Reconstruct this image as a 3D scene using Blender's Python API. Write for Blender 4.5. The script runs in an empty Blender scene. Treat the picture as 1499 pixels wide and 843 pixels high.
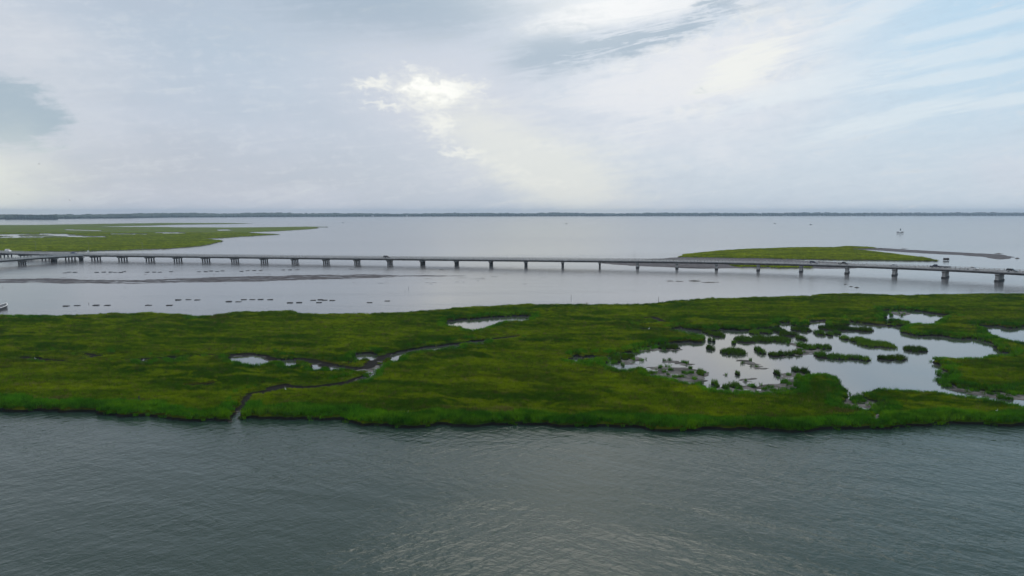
import bpy, bmesh, math, random
import numpy as np
from mathutils import Vector, Matrix
random.seed(5); rng = np.random.default_rng(11)
scn = bpy.context.scene
COL = scn.collection
R = math.radians

# ------------------------------------------------------------------ camera
H, F, CX, CY, HORIZ = 34.0, 1000.0, 749.5, 421.5, 311.0
PITCH = math.atan((CY - HORIZ) / F)
cam = bpy.data.objects.new("camera", bpy.data.cameras.new("camera"))
cam.location = (0, 0, H); cam.rotation_euler = (math.pi / 2 - PITCH, 0, 0)
cam.data.sensor_width = 36; cam.data.lens = 36 * F / 1499
cam.data.clip_start = 0.5; cam.data.clip_end = 40000
COL.objects.link(cam); scn.camera = cam

def g(px, py, z=0.0):
    """ground point (at height z) seen at a pixel of the survey photo"""
    xc = (px - CX) / F; yc = (CY - py) / F
    d = (xc, math.cos(PITCH) + math.sin(PITCH) * yc, -math.sin(PITCH) + math.cos(PITCH) * yc)
    t = (z - H) / d[2]
    return (d[0] * t, d[1] * t, z)

# ------------------------------------------------------------------ scene helpers
def tag(o, label=None, cat=None, group=None, kind=None):
    if label: o["label"] = label
    if cat: o["category"] = cat
    if group: o["group"] = group
    if kind: o["kind"] = kind
    return o

def empty(name, loc=(0, 0, 0), rz=0.0):
    o = bpy.data.objects.new(name, None); COL.objects.link(o)
    o.location = loc; o.rotation_euler = (0, 0, rz); o.empty_display_size = 0.3
    return o

class MB:
    def __init__(self): self.v = []; self.f = []
    def add(self, vs, fs):
        n = len(self.v); self.v += [tuple(p) for p in vs]; self.f += [tuple(i + n for i in f) for f in fs]
        return self
    def box(self, x0, x1, y0, y1, z0, z1):
        return self.add([(x0,y0,z0),(x1,y0,z0),(x1,y1,z0),(x0,y1,z0),(x0,y0,z1),(x1,y0,z1),(x1,y1,z1),(x0,y1,z1)],
                        [(0,3,2,1),(4,5,6,7),(0,1,5,4),(1,2,6,5),(2,3,7,6),(3,0,4,7)])
    def tube(self, p, q, r0, r1=None, n=8, caps=True):
        r1 = r0 if r1 is None else r1
        p, q = Vector(p), Vector(q); d = (q - p).normalized()
        a = d.orthogonal().normalized(); b = d.cross(a)
        vs = []
        for c, r in ((p, r0), (q, r1)):
            for i in range(n):
                t = 2 * math.pi * i / n
                vs.append(c + a * (r * math.cos(t)) + b * (r * math.sin(t)))
        fs = [(i, (i + 1) % n, n + (i + 1) % n, n + i) for i in range(n)]
        if caps: fs += [tuple(range(n))[::-1], tuple(range(n, 2 * n))]
        return self.add(vs, fs)
    def rings(self, rings, cap=True):
        n = len(rings[0]); vs = [p for r in rings for p in r]; fs = []
        for k in range(len(rings) - 1):
            for i in range(n):
                j = (i + 1) % n
                fs.append((k*n+i, k*n+j, (k+1)*n+j, (k+1)*n+i))
        if cap:
            fs.append(tuple(range(n))[::-1]); fs.append(tuple(range((len(rings)-1)*n, len(rings)*n)))
        return self.add(vs, fs)
    def mesh(self, name, mat):
        me = bpy.data.meshes.new(name); me.from_pydata(self.v, [], self.f); me.update()
        if mat: me.materials.append(mat)
        return me
    def build(self, name, mat, parent=None, bevel=0, smooth=False):
        me = self.mesh(name, mat)
        bm = bmesh.new(); bm.from_mesh(me)
        bmesh.ops.recalc_face_normals(bm, faces=bm.faces)
        if bevel: bmesh.ops.bevel(bm, geom=list(bm.edges), offset=bevel, segments=1, affect='EDGES')
        bm.to_mesh(me); bm.free()
        if smooth:
            for p in me.polygons: p.use_smooth = True
        o = bpy.data.objects.new(name, me); COL.objects.link(o)
        if parent: o.parent = parent
        return o

def kids(o): return [c for c in COL.objects if c.parent == o]
def copy_tree(o, loc=None, rz=None, parent=None):
    c = o.copy(); COL.objects.link(c)
    if parent: c.parent = parent
    if loc is not None: c.location = loc
    if rz is not None: c.rotation_euler = (0, 0, rz)
    for ch in kids(o): copy_tree(ch, parent=c)
    return c

def np_mesh(name, V, Q, mat, smooth=True):
    me = bpy.data.meshes.new(name)
    V = np.ascontiguousarray(V, np.float32); Q = np.ascontiguousarray(Q, np.int32)
    k = Q.shape[1]
    me.vertices.add(len(V)); me.vertices.foreach_set("co", V.ravel())
    me.loops.add(Q.size); me.loops.foreach_set("vertex_index", Q.ravel())
    me.polygons.add(len(Q)); me.polygons.foreach_set("loop_start", np.arange(0, Q.size, k, dtype=np.int32))
    if smooth: me.polygons.foreach_set("use_smooth", np.ones(len(Q), bool))
    me.update(calc_edges=True)
    if mat: me.materials.append(mat)
    return me

# ------------------------------------------------------------------ numpy noise
_T = np.random.default_rng(3).random((256, 256))
def vn(x, y, s=0):
    x = np.asarray(x, float) + 37.3 * s + 1000; y = np.asarray(y, float) + 71.7 * s + 1000
    xi = np.floor(x).astype(int); yi = np.floor(y).astype(int)
    fx = x - xi; fy = y - yi; fx = fx*fx*(3-2*fx); fy = fy*fy*(3-2*fy)
    a = _T[xi % 256, yi % 256]; b = _T[(xi+1) % 256, yi % 256]; c = _T[xi % 256, (yi+1) % 256]; d = _T[(xi+1) % 256, (yi+1) % 256]
    return (a*(1-fx)+b*fx)*(1-fy) + (c*(1-fx)+d*fx)*fy
def fbm(x, y, s=0, oct=4):
    t = 0; a = 0.5
    for k in range(oct):
        t = t + a * (vn(x*2**k, y*2**k, s+k) - 0.5); a *= 0.55
    return t * 2          # about -1..1
def sstep(a, b, x):
    t = np.clip((x - a) / (b - a), 0, 1); return t*t*(3-2*t)

# ------------------------------------------------------------------ shader helpers
def mat_new(name):
    m = bpy.data.materials.new(name); m.use_nodes = True
    nt = m.node_tree; bs = nt.nodes["Principled BSDF"]
    return m, nt, bs
def simple(name, col, rough=0.7, var=0.0, scale=1.0, metal=0.0, bump=0.0, coord="Object"):
    m, nt, bs = mat_new(name)
    bs.inputs["Base Color"].default_value = (*col, 1); bs.inputs["Roughness"].default_value = rough
    bs.inputs["Metallic"].default_value = metal
    if var or bump:
        tc = nt.nodes.new("ShaderNodeTexCoord"); nz = nt.nodes.new("ShaderNodeTexNoise")
        nz.inputs["Scale"].default_value = scale; nz.inputs["Detail"].default_value = 6
        nt.links.new(tc.outputs[coord], nz.inputs["Vector"])
        if var:
            mx = nt.nodes.new("ShaderNodeMix"); mx.data_type = 'RGBA'
            mx.inputs["A"].default_value = (*[c*(1-var) for c in col], 1); mx.inputs["B"].default_value = (*[min(1, c*(1+var)) for c in col], 1)
            rp = nt.nodes.new("ShaderNodeMapRange"); rp.inputs[1].default_value = .35; rp.inputs[2].default_value = .65
            nt.links.new(nz.outputs["Fac"], rp.inputs[0]); nt.links.new(rp.outputs[0], mx.inputs["Factor"]); nt.links.new(mx.outputs["Result"], bs.inputs["Base Color"])
        if bump:
            bp = nt.nodes.new("ShaderNodeBump"); bp.inputs["Distance"].default_value = bump
            nt.links.new(nz.outputs["Fac"], bp.inputs["Height"]); nt.links.new(bp.outputs["Normal"], bs.inputs["Normal"])
    return m

class NT:
    """tiny expression builder on a node tree"""
    def __init__(self, nt): self.nt = nt
    def _in(self, sock, v):
        if isinstance(v, bpy.types.NodeSocket): self.nt.links.new(v, sock)
        else: sock.default_value = v
    def m(self, op, a, b=0.0, c=0.0, clamp=False):
        n = self.nt.nodes.new("ShaderNodeMath"); n.operation = op; n.use_clamp = clamp
        self._in(n.inputs[0], a); self._in(n.inputs[1], b); self._in(n.inputs[2], c)
        return n.outputs[0]
    def vec(self, x, y, z=0.0):
        n = self.nt.nodes.new("ShaderNodeCombineXYZ")
        for i, v in enumerate((x, y, z)): self._in(n.inputs[i], v)
        return n.outputs[0]
    def noise(self, v, scale=1.0, detail=5, rough=0.5, dist=0.0):
        n = self.nt.nodes.new("ShaderNodeTexNoise"); self._in(n.inputs["Vector"], v)
        n.inputs["Scale"].default_value = scale; n.inputs["Detail"].default_value = detail
        n.inputs["Roughness"].default_value = rough; n.inputs["Distortion"].default_value = dist
        return n.outputs["Fac"]
    def ss(self, x, a, b, to0=0.0, to1=1.0):
        n = self.nt.nodes.new("ShaderNodeMapRange"); n.interpolation_type = 'SMOOTHSTEP'
        self._in(n.inputs[0], x); n.inputs[1].default_value = a; n.inputs[2].default_value = b
        n.inputs[3].default_value = to0; n.inputs[4].default_value = to1
        return n.outputs[0]
    def mix(self, f, a, b):
        n = self.nt.nodes.new("ShaderNodeMix"); n.data_type = 'RGBA'
        self._in(n.inputs["Factor"], f)
        for k, v in (("A", a), ("B", b)):
            if isinstance(v, bpy.types.NodeSocket): self.nt.links.new(v, n.inputs[k])
            else: n.inputs[k].default_value = (*v, 1)
        return n.outputs["Result"]
    def mapv(self, v, scale=(1,1,1), rot=0.0):
        if rot:
            r = self.nt.nodes.new("ShaderNodeMapping"); self._in(r.inputs["Vector"], v); r.inputs["Rotation"].default_value = (0, 0, rot); v = r.outputs[0]
        n = self.nt.nodes.new("ShaderNodeMapping"); self._in(n.inputs["Vector"], v); n.inputs["Scale"].default_value = scale
        return n.outputs[0]

def lin(r, gg, b):
    f = lambda c: (c/255/12.92 if c/255 <= .04045 else ((c/255+.055)/1.055)**2.4)
    return (f(r), f(gg), f(b))

# ------------------------------------------------------------------ materials
def grass_material(name, cols, transl=0.35):
    m = bpy.data.materials.new(name); m.use_nodes = True
    nt = m.node_tree; nt.nodes.clear(); X = NT(nt)
    out = nt.nodes.new("ShaderNodeOutputMaterial")
    geo = nt.nodes.new("ShaderNodeNewGeometry"); oi = nt.nodes.new("ShaderNodeObjectInfo")
    P = geo.outputs["Position"]
    big = X.noise(X.mapv(P, (0.022, 0.05, 0)), 1, 4, .55, .6)
    med = X.noise(X.mapv(P, (0.05, 0.12, 0), .2), 1, 5, .6, .5)
    brn = X.noise(X.mapv(P, (0.016, 0.06, 0.0), -.1), 1.0, 5, .6, .8)
    sml = X.noise(X.mapv(P, (.22, .40, 0)), 1, 6, .75)
    c = X.mix(X.ss(big, .42, .58), tuple(q * .8 for q in cols[0]), cols[1])
    c = X.mix(X.m('MULTIPLY', X.ss(med, .5, .66), .85), c, cols[2])
    c = X.mix(X.m('MULTIPLY', X.ss(brn, .54, .70), .4), c, cols[3])
    c = X.mix(X.m('MULTIPLY', X.ss(sml, .46, .58), .45), c, tuple(q * .55 for q in cols[0]))
    flk = X.noise(X.mapv(P, (.55, .8, 0)), 1, 4, .7)
    c = X.mix(X.m('MULTIPLY', X.ss(flk, .54, .66), .5), c, tuple(q * .4 for q in cols[0]))
    lit = X.noise(X.mapv(P, (.09, .16, 0), .3), 1, 5, .65, .8)
    c = X.mix(X.m('MULTIPLY', X.ss(lit, .50, .64), .7), c, tuple(q * 1.1 for q in cols[2]))
    hv = nt.nodes.new("ShaderNodeHueSaturation"); nt.links.new(c, hv.inputs["Color"])
    nt.links.new(X.m('MULTIPLY_ADD', oi.outputs["Random"], .9, .55), hv.inputs["Value"])
    d = nt.nodes.new("ShaderNodeBsdfDiffuse"); t = nt.nodes.new("ShaderNodeBsdfTranslucent")
    nt.links.new(hv.outputs[0], d.inputs["Color"]); nt.links.new(hv.outputs[0], t.inputs["Color"])
    mx = nt.nodes.new("ShaderNodeMixShader"); mx.inputs[0].default_value = transl
    nt.links.new(d.outputs[0], mx.inputs[1]); nt.links.new(t.outputs[0], mx.inputs[2]); nt.links.new(mx.outputs[0], out.inputs[0])
    return m
MEADOW = [(0.060, 0.150, 0.002), (0.125, 0.205, 0.002), (0.225, 0.295, 0.003), (0.128, 0.120, 0.008)]
EDGE = [(0.048, 0.180, 0.005), (0.072, 0.230, 0.005), (0.115, 0.260, 0.005), (0.110, 0.165, 0.010)]
FARG = [(0.070, 0.110, 0.012), (0.100, 0.145, 0.010), (0.130, 0.165, 0.010), (0.095, 0.090, 0.026)]
FART = [(0.18, 0.25, 0.010), (0.26, 0.33, 0.008), (0.34, 0.38, 0.008), (0.22, 0.20, 0.03)]
M_meadow = grass_material("marsh_grass", MEADOW)
M_edge = grass_material("creek_edge_grass", EDGE, .4)
M_tuss = grass_material("tussock_grass", [(0.05, 0.14, 0.008), (0.075, 0.165, 0.008), (0.10, 0.18, 0.008), (0.12, 0.14, 0.012)], .35)
M_farg = grass_material("far_grass", FART)

def ground_material(name, mud, wet, cols, zlo, zhi):
    m, nt, bs = mat_new(name); X = NT(nt)
    geo = nt.nodes.new("ShaderNodeNewGeometry"); P = geo.outputs["Position"]
    sp = nt.nodes.new("ShaderNodeSeparateXYZ"); nt.links.new(P, sp.inputs[0])
    n1 = X.noise(X.mapv(P, (.3, .3, .3)), 1, 6, .65); n2 = X.noise(X.mapv(P, (0.02, 0.05, 0)), 1, 5, .6, .7)
    n3 = X.noise(X.mapv(P, (0.012, 0.045, 0)), 1.0, 5, .6, .8)
    n4 = X.noise(X.mapv(P, (0.15, 0.4, 0)), 1.0, 5, .65)
    mudc = X.mix(X.ss(n1, .35, .65), mud, wet)
    gr = X.mix(X.ss(n2, .42, .58), cols[0], cols[1]); gr = X.mix(X.m('MULTIPLY', X.ss(n3, .48, .62), .8), gr, cols[3])
    gr = X.mix(X.m('MULTIPLY', X.ss(n4, .5, .65), .6), gr, cols[2])
    zz = X.m('ADD', sp.outputs[2], X.m('MULTIPLY_ADD', n1, .2, -.1))
    f = X.ss(zz, zlo, zhi)
    ns = nt.nodes.new('ShaderNodeSeparateXYZ'); nt.links.new(geo.outputs['Normal'], ns.inputs[0])
    bank_shade = tuple(c*.25 for c in wet)  # near-black mud tone, painted in as shade on banks and creek floors
    mudc = X.mix(X.ss(ns.outputs[2], .80, .97), bank_shade, mudc)  # steep faces darkened by their normal: bank shade put into the colour
    if zhi < 1: mudc = X.mix(X.ss(sp.outputs[2], .12, .16), mudc, bank_shade)  # creek floors darkened by height, shade painted into the mud
    bs.inputs['Specular IOR Level'].default_value = .025
    nt.links.new(X.mix(f, mudc, gr), bs.inputs["Base Color"])
    nt.links.new(X.m('MULTIPLY_ADD', f, .2, .75), bs.inputs["Roughness"])
    bp = nt.nodes.new("ShaderNodeBump"); bp.inputs["Distance"].default_value = .025
    nt.links.new(n1, bp.inputs["Height"]); nt.links.new(bp.outputs[0], bs.inputs["Normal"])
    return m
MUD, WET = (0.16, 0.155, 0.15), (0.050, 0.047, 0.045)
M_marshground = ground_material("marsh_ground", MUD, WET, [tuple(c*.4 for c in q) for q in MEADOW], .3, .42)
M_farground = ground_material("far_marsh_ground", MUD, WET, FARG, .25, .45)
M_mudflat = ground_material("mudflat", (0.125, 0.122, 0.128), (0.065, 0.058, 0.064), FARG, 5, 6)
M_concrete = simple("weathered_concrete", (0.42, 0.41, 0.39), .85, .25, .35, bump=.02)
M_concrete_dk = simple("dark_concrete", (0.13, 0.125, 0.12), .9, .4, .5)  # darker mottled concrete for the girders below the deck
M_pile = simple("wet_pile", (0.05, 0.048, 0.045), .7, .4, .8)
M_asphalt = simple("pale_road_surface", (0.18, 0.18, 0.185), .6, .25, .15)
M_line = simple("road_paint", (0.7, 0.7, 0.66), .7)
M_rail = simple("pale_rail_concrete", (0.42, 0.415, 0.41), .8, .2, .6)
M_steel = simple("galvanised_steel", (0.22, 0.23, 0.24), .45, .1, 1, .6)
M_tyre = simple("tyre_rubber", (0.02, 0.02, 0.02), .9)
M_rim = simple("alloy_rim", (0.45, 0.45, 0.46), .35, metal=.8)
M_glass = simple("dark_glass", (0.015, 0.018, 0.022), .08)
M_lamp = simple("lamp_lens", (0.75, 0.74, 0.7), .15)
M_tail = simple("tail_lens", (0.35, 0.02, 0.02), .25)
M_wood = simple("weathered_wood", (0.055, 0.045, 0.038), .9, .35, 3)
M_cage = simple("oyster_cage_mesh", (0.09, 0.09, 0.092), .8, .4, 4)
M_float = simple("black_float", (0.06, 0.06, 0.063), .6, .3, 4)
M_white = simple("white_paint", (0.78, 0.78, 0.76), .45, .06, 2)
M_oyster = simple("oyster_shell", (0.06, 0.055, 0.05), .9, .5, 2)

def paint(name, col):
    m = simple(name, col, .25, .04, 1.0)
    m.node_tree.nodes["Principled BSDF"].inputs["Coat Weight"].default_value = .6
    return m

def water_material(name, deep, rough, waves, ior=1.333, var=None):
    """waves: list of (scale xyz, rot, amplitude m)"""
    m, nt, bs = mat_new(name); X = NT(nt)
    geo = nt.nodes.new("ShaderNodeNewGeometry"); P = geo.outputs["Position"]
    sp = nt.nodes.new("ShaderNodeSeparateXYZ"); nt.links.new(P, sp.inputs[0])
    bs.inputs["Base Color"].default_value = (*deep, 1); bs.inputs["IOR"].default_value = ior
    bs.inputs["Roughness"].default_value = rough
    h = None
    for sc, rot, amp, det in waves:
        n = X.m('MULTIPLY', X.m('SUBTRACT', X.noise(X.mapv(P, sc, rot), 1, det, .55, .3), .5), amp)
        h = n if h is None else X.m('ADD', h, n)
    if var: h = var(X, P, sp, h, bs)
    bp = nt.nodes.new("ShaderNodeBump"); bp.inputs["Distance"].default_value = 1.0; bp.inputs["Strength"].default_value = 1.0
    nt.links.new(h, bp.inputs["Height"]); nt.links.new(bp.outputs[0], bs.inputs["Normal"])
    return m
def open_water(X, P, sp, h, bs):
    y = sp.outputs[1]
    gust = X.noise(X.mapv(P, (.014, .034, 0), .45), 1, 5, .6, .9)
    slick = X.noise(X.mapv(P, (.0012, .009, 0), -.12), 1, 4, .55, .8)
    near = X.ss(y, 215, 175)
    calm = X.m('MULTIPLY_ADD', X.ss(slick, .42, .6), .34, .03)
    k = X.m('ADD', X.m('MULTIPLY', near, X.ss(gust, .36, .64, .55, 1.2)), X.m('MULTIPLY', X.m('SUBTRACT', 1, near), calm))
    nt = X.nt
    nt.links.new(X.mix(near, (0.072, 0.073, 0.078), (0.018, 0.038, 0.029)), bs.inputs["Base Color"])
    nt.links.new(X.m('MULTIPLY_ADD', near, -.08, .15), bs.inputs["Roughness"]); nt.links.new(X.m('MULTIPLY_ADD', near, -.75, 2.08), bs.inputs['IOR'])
    return X.m('MULTIPLY', h, k)
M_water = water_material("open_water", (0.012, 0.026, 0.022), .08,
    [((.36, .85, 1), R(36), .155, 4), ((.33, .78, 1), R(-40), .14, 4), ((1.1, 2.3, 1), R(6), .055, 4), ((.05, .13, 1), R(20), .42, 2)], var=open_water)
M_pond = water_material("pond_water", (0.045, 0.05, 0.052), .05, [((1.2, 2.0, 1), 0, .004, 2)], ior=3.2)

# ------------------------------------------------------------------ land from traced outlines
def wp(pts, z=0.0):
    return [g(*p)[:2] if len(p) == 3 else g(p[0], p[1], z)[:2] for p in pts]
def jitter(poly, step, amp, wl, seed, closed=True):
    out = []; n = len(poly)
    for i in range(n if closed else n - 1):
        a = np.array(poly[i]); b = np.array(poly[(i + 1) % n]); L = np.linalg.norm(b - a); k = max(1, int(L / step))
        for j in range(k): out.append(a + (b - a) * j / k)
    if not closed: out.append(np.array(poly[-1]))
    P = np.array(out)
    ax = fbm(P[:,0]/wl, P[:,1]/wl, seed, 4); ay = fbm(P[:,0]/wl, P[:,1]/wl, seed + 9, 4)
    return P + np.stack([ax, ay], 1) * amp
class Grid:
    def __init__(s, x0, x1, y0, y1, res):
        s.x0, s.y0, s.res = x0, y0, res
        s.nx = int((x1 - x0) / res) + 1; s.ny = int((y1 - y0) / res) + 1
        s.X, s.Y = np.meshgrid(x0 + np.arange(s.nx) * res, y0 + np.arange(s.ny) * res)
    def dist(s, P, Rmax, closed=True):
        D = np.full((s.ny, s.nx), Rmax, np.float32); n = len(P)
        for i in range(n if closed else n - 1):
            a = P[i]; b = P[(i + 1) % n]
            i0 = max(0, int((min(a[0], b[0]) - Rmax - s.x0) / s.res)); i1 = min(s.nx, int((max(a[0], b[0]) + Rmax - s.x0) / s.res) + 2)
            j0 = max(0, int((min(a[1], b[1]) - Rmax - s.y0) / s.res)); j1 = min(s.ny, int((max(a[1], b[1]) + Rmax - s.y0) / s.res) + 2)
            if i1 <= i0 or j1 <= j0: continue
            x = s.X[j0:j1, i0:i1] - a[0]; y = s.Y[j0:j1, i0:i1] - a[1]; d = b - a
            t = np.clip((x*d[0] + y*d[1]) / max(1e-9, d @ d), 0, 1)
            D[j0:j1, i0:i1] = np.minimum(D[j0:j1, i0:i1], np.hypot(x - t*d[0], y - t*d[1]))
        return D
    def inside(s, P):
        M = np.zeros((s.ny, s.nx), bool); n = len(P); yy = s.y0 + np.arange(s.ny) * s.res
        for i in range(n):
            a = P[i]; b = P[(i + 1) % n]
            if a[1] == b[1]: continue
            lo, hi = min(a[1], b[1]), max(a[1], b[1])
            for j in np.nonzero((yy >= lo) & (yy < hi))[0]:
                xi = a[0] + (yy[j] - a[1]) / (b[1] - a[1]) * (b[0] - a[0])
                k = int(np.clip(math.ceil((xi - s.x0) / s.res), 0, s.nx)); M[j, :k] ^= True
        return M
    def sdf(s, P, Rmax=8.0):
        d = s.dist(P, Rmax); return np.where(s.inside(P), d, -d)
    def mesh(s, name, Z, keep, mat):
        """keep: vertex mask; a cell lives when any corner does"""
        kc = keep[:-1, :-1] | keep[1:, :-1] | keep[:-1, 1:] | keep[1:, 1:]
        j, i = np.nonzero(kc); nx = s.nx
        Q = np.stack([j*nx+i, j*nx+i+1, (j+1)*nx+i+1, (j+1)*nx+i], 1)
        used, inv = np.unique(Q, return_inverse=True)
        V = np.stack([s.X.ravel()[used], s.Y.ravel()[used], np.asarray(Z).ravel()[used]], 1)
        return np_mesh(name, V, inv.reshape(Q.shape), mat)
    def sample(s, A, x, y):
        i = np.clip(((x - s.x0) / s.res).round().astype(int), 0, s.nx - 1); j = np.clip(((y - s.y0) / s.res).round().astype(int), 0, s.ny - 1)
        return A[j, i]
def structure(name, me):
    o = bpy.data.objects.new(name, me); COL.objects.link(o); o["kind"] = "structure"; return o

# ---- the big salt marsh in the middle
zf = 1.15     # the far rim is seen as grass tops
outer = wp([(-620,566),(-300,577),(-150,586),(0,597),(30,601.5),(60,600),(130,604),(200,608.5),(212,607),(225,612),(285,615),(343,615),(347,604),(351,604),(356,612),(370,611),(440,612),(500,615),(520,622.5),(560,623),(590,625),(640,622),(680,622),(735,625),(800,624),(840,627),(870,626),(930,626),(980,631),(1040,630.5),(1100,628.5),(1190,631),(1260,628.5),(1330,623.5),(1420,622.5),(1499,622),(1650,619),(1850,612),(2200,600)])
outer += wp([(2150,428),(1900,427),(1650,428),(1499,429.5),(1440,429),(1380,430),(1310,431),(1250,429),(1200,429),(1185,432),(1119,434),(1040,436),(990,440),(940,444.5),(880,445),(830,444),(786,445),(780,443),(740,446),(680,448),(640,453),(560,457.5),(470,458.5),(436,457.5),(432,453),(380,454.5),(345,455.5),(315,461),(290,462.5),(260,458.5),(220,456),(185,458),(165,457),(130,459.5),(60,461),(0,460),(-150,459),(-400,458),(-650,458)], zf)
N = 1.15       # a pond's near rim hides behind the grass in front of it
holes = []
holes.append(wp([(886,522),(910,516),(940,511),(960,506),(985,501),(1003,499),(1018,501),(1026,500),(1024,496),(1010,493),(992,489),(983,486),(984,482),(998,479),(1015,483),(1050,485),(1064,482),(1090,484),(1110,482),(1140,478),(1143,472),(1158,472),(1162,479),(1185,478),(1186,470),(1209,472),(1208,478),(1240,476),(1240,470.5),(1262,473),(1290,476),(1310,477),(1342,475.5),(1343,478),(1324,481),(1323,485),(1330,489),(1350,491.5),(1375,490.5),(1400,495),(1430,496),(1455,504),(1466,514),(1485,517),
   (1480,520.5,N),(1450,520,N),(1425,524,N),(1400,523,N),(1370,524,N),(1378,535),(1396,541),(1385,553),(1386,563),(1420,569),(1440,572),(1499,572),(1560,573),(1620,577),
   (1620,596,N),(1560,595,N),(1499,594,N),(1470,586,N),(1430,580.5,N),(1390,574,N),(1365,569.5,N),(1330,569.5,N),(1285,568,N),(1270,572,N),(1252,576.5,N),(1256,585),(1285,593),(1307,600),(1288,612,N),(1277,612,N),(1287,604,N),(1270,598,N),(1240,594,N),(1231,591,N),(1236,586),(1231,576),(1226,568),(1218,560),(1205,553.5),(1190,556),(1173,563),(1180,574),(1160,573,N),(1120,574,N),(1080,573,N),(1050,570,N),(1040,564,N),(1030,560,N),(1000,558,N),(970,553,N),(945,546,N),(940,536,N),(930,536,N),(915,539,N),(898,537,N),(884,530,N)]))
holes.append(wp([(649,471.5),(654,469.5),(680,467.5),(715,464.5),(750,462.5),(778,463),(771,466.5,N),(748,468.5,N),(730,473,N),(710,479,N),(692,482.5,N),(677,481.5,N),(676,476.5,N),(650,475.5,N)]))
holes.append(wp([(1290,455),(1320,453.5),(1345,455.5),(1365,458.5),(1396,462.5),(1378,466,N),(1369,473.5,N),(1352,474,N),(1338,471,N),(1318,468,N),(1297,462.5,N)]))
holes.append(wp([(1289,466.5),(1303,466.5),(1312,470,N),(1298,471,N)]))
holes.append(wp([(1430,477.5),(1455,477),(1475,480),(1499,477),(1540,477),(1590,483),(1590,504,N),(1540,504,N),(1499,501.5,N),(1475,496,N),(1450,488,N)]))
holes.append(wp([(513,525),(519,520),(546,516.5),(546,521.5,N),(530,525,N),(517,529,N)]))
holes.append(wp([(525,543),(540,541),(550,534),(556,530),(553,537,N),(545,548,N),(532,557,N),(526,552,N)]))
holes.append(wp([(334,527),(345,521),(378,520),(388,527),(392,529,N),(365,534,N),(352,532,N),(338,530,N)]))
holes.append(wp([(410,527),(438,525),(437,531,N),(420,535,N)])); holes.append(wp([(452,535),(466,533),(470,538,N),(455,540,N)]))
holes.append(wp([(568,518),(590,514),(640,507),(676,504),(676,507,N),(640,511,N),(590,518,N),(584,527,N),(570,527,N)]))
holes += [wp([(836,523),(846,521),(854,524,N),(842,527,N)]), wp([(858,522),(868,520.5),(880,522,N),(868,525,N)]), wp([(846,530),(854,529),(853,533,N)]), wp([(200,528),(212,527),(212,530.5,N),(202,531,N)]), wp([(243,524),(262,522.5),(268,525.5,N),(250,527,N)]), wp([(46,525),(56,524),(56,528,N)]), wp([(480,537),(500,537),(503,540.5,N),(484,540,N)]), wp([(690,499),(712,497),(712,499.5,N),(694,502,N)])]
creeks = [([(185,526),(250,523),(300,519),(360,518)], 1.7), ([(360,518),(378,521),(400,527),(440,525),(465,530),(485,537),(510,538),(532,542)], 2.1),
          ([(530,542),(545,532),(560,522),(590,514),(640,507),(690,500),(752,493)], 1.9),
          ([(532,553),(500,563),(460,567),(430,566)], 1.75), ([(430,566),(400,570),(368,576)], 1.6), ([(368,576),(360,585),(352,597)], 1.05), ([(352,597),(347,604),(348,615)], .75),
          ([(430,566),(410,563),(396,567)], 1.4),
          ([(942,466),(954,464),(972,471)], 1.7), ([(938,481),(955,482),(984,484)], 2.0), ([(935,474),(960,472)], 1.2),
          ([(28,523),(60,526),(95,529),(130,524)], 1.5), ([(70,518),(110,517),(150,521)], 1.4), ([(280,563),(305,562),(310,560)], 1.3),
          ([(1185,470),(1208,468),(1235,470)], 1.6), ([(880,522),(850,523),(835,526)], 1.7), ([(1238,470),(1290,474)], 1.4), ([(1250,457),(1297,457)], .8), ([(1386,463),(1405,462)], 1.2), ([(1420,478),(1440,478)], 1.2)]
G = Grid(-345, 345, 98, 318, .5)
sd_out = G.sdf(jitter(list(jitter(outer, .7, 1.6, 6, 1)), .5, .8, 1.6, 4), 8)
sd = sd_out.copy()
hole_d = np.full_like(sd, -8.0)
for k, hpoly in enumerate(holes):
    hole_d = np.maximum(hole_d, G.sdf(jitter(list(jitter(hpoly, .8, 1.7, 8, 220 + k)), .5, 1.3, 2.4, 20 + k), 8))
gully = np.full_like(sd, -8.0)
for k, (c, w) in enumerate(creeks):
    P = jitter(wp(c, .5), .6, 1.0, 5, 50 + k, closed=False)
    gully = np.maximum(gully, w - G.dist(P, 8, closed=False))
edge_n = fbm(G.X / 1.3, G.Y / 1.3, 90, 3)
edge_f = fbm(G.X / .8, G.Y / .8, 95, 2)
sd_w = np.minimum(sd, -hole_d) + .55 * edge_n
sd = np.minimum(sd_w, -gully + .4 * edge_n)
hole_d = np.maximum(hole_d, gully)
mudpolys = [[(944,537),(985,535),(1030,541),(1036,552),(1030,562),(985,558),(950,549)], [(905,524),(935,521),(947,527),(930,534),(905,536)], [(1079,525),(1098,527),(1130,543),(1128,548),(1096,535),(1082,530)],
            [(1148,546),(1170,544),(1205,548),(1217,552),(1210,556),(1175,562),(1160,572),(1145,560)], [(935,503),(1000,510),(1000,513),(940,514)], [(972,527),(990,527),(1017,533),(1010,535),(975,530)],
            [(1040,566),(1180,560),(1180,578),(1050,576)], [(1380,542),(1398,540),(1388,556),(1380,556)], [(1390,564),(1500,572),(1620,578),(1620,594),(1480,586),(1390,572)], [(1228,582),(1262,584),(1310,600),(1284,614),(1275,600),(1235,594)],
            [(1148,500),(1178,503),(1202,511),(1202,518),(1140,521),(1170,512)], [(1298,456),(1330,456),(1330,462),(1310,462)], [(525,543),(556,530),(545,548),(530,556)], [(1075,552),(1105,552),(1092,562)], [(1052,546),(1066,549),(1064,552)]]
mud_d = np.full_like(sd, -4.0)
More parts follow.
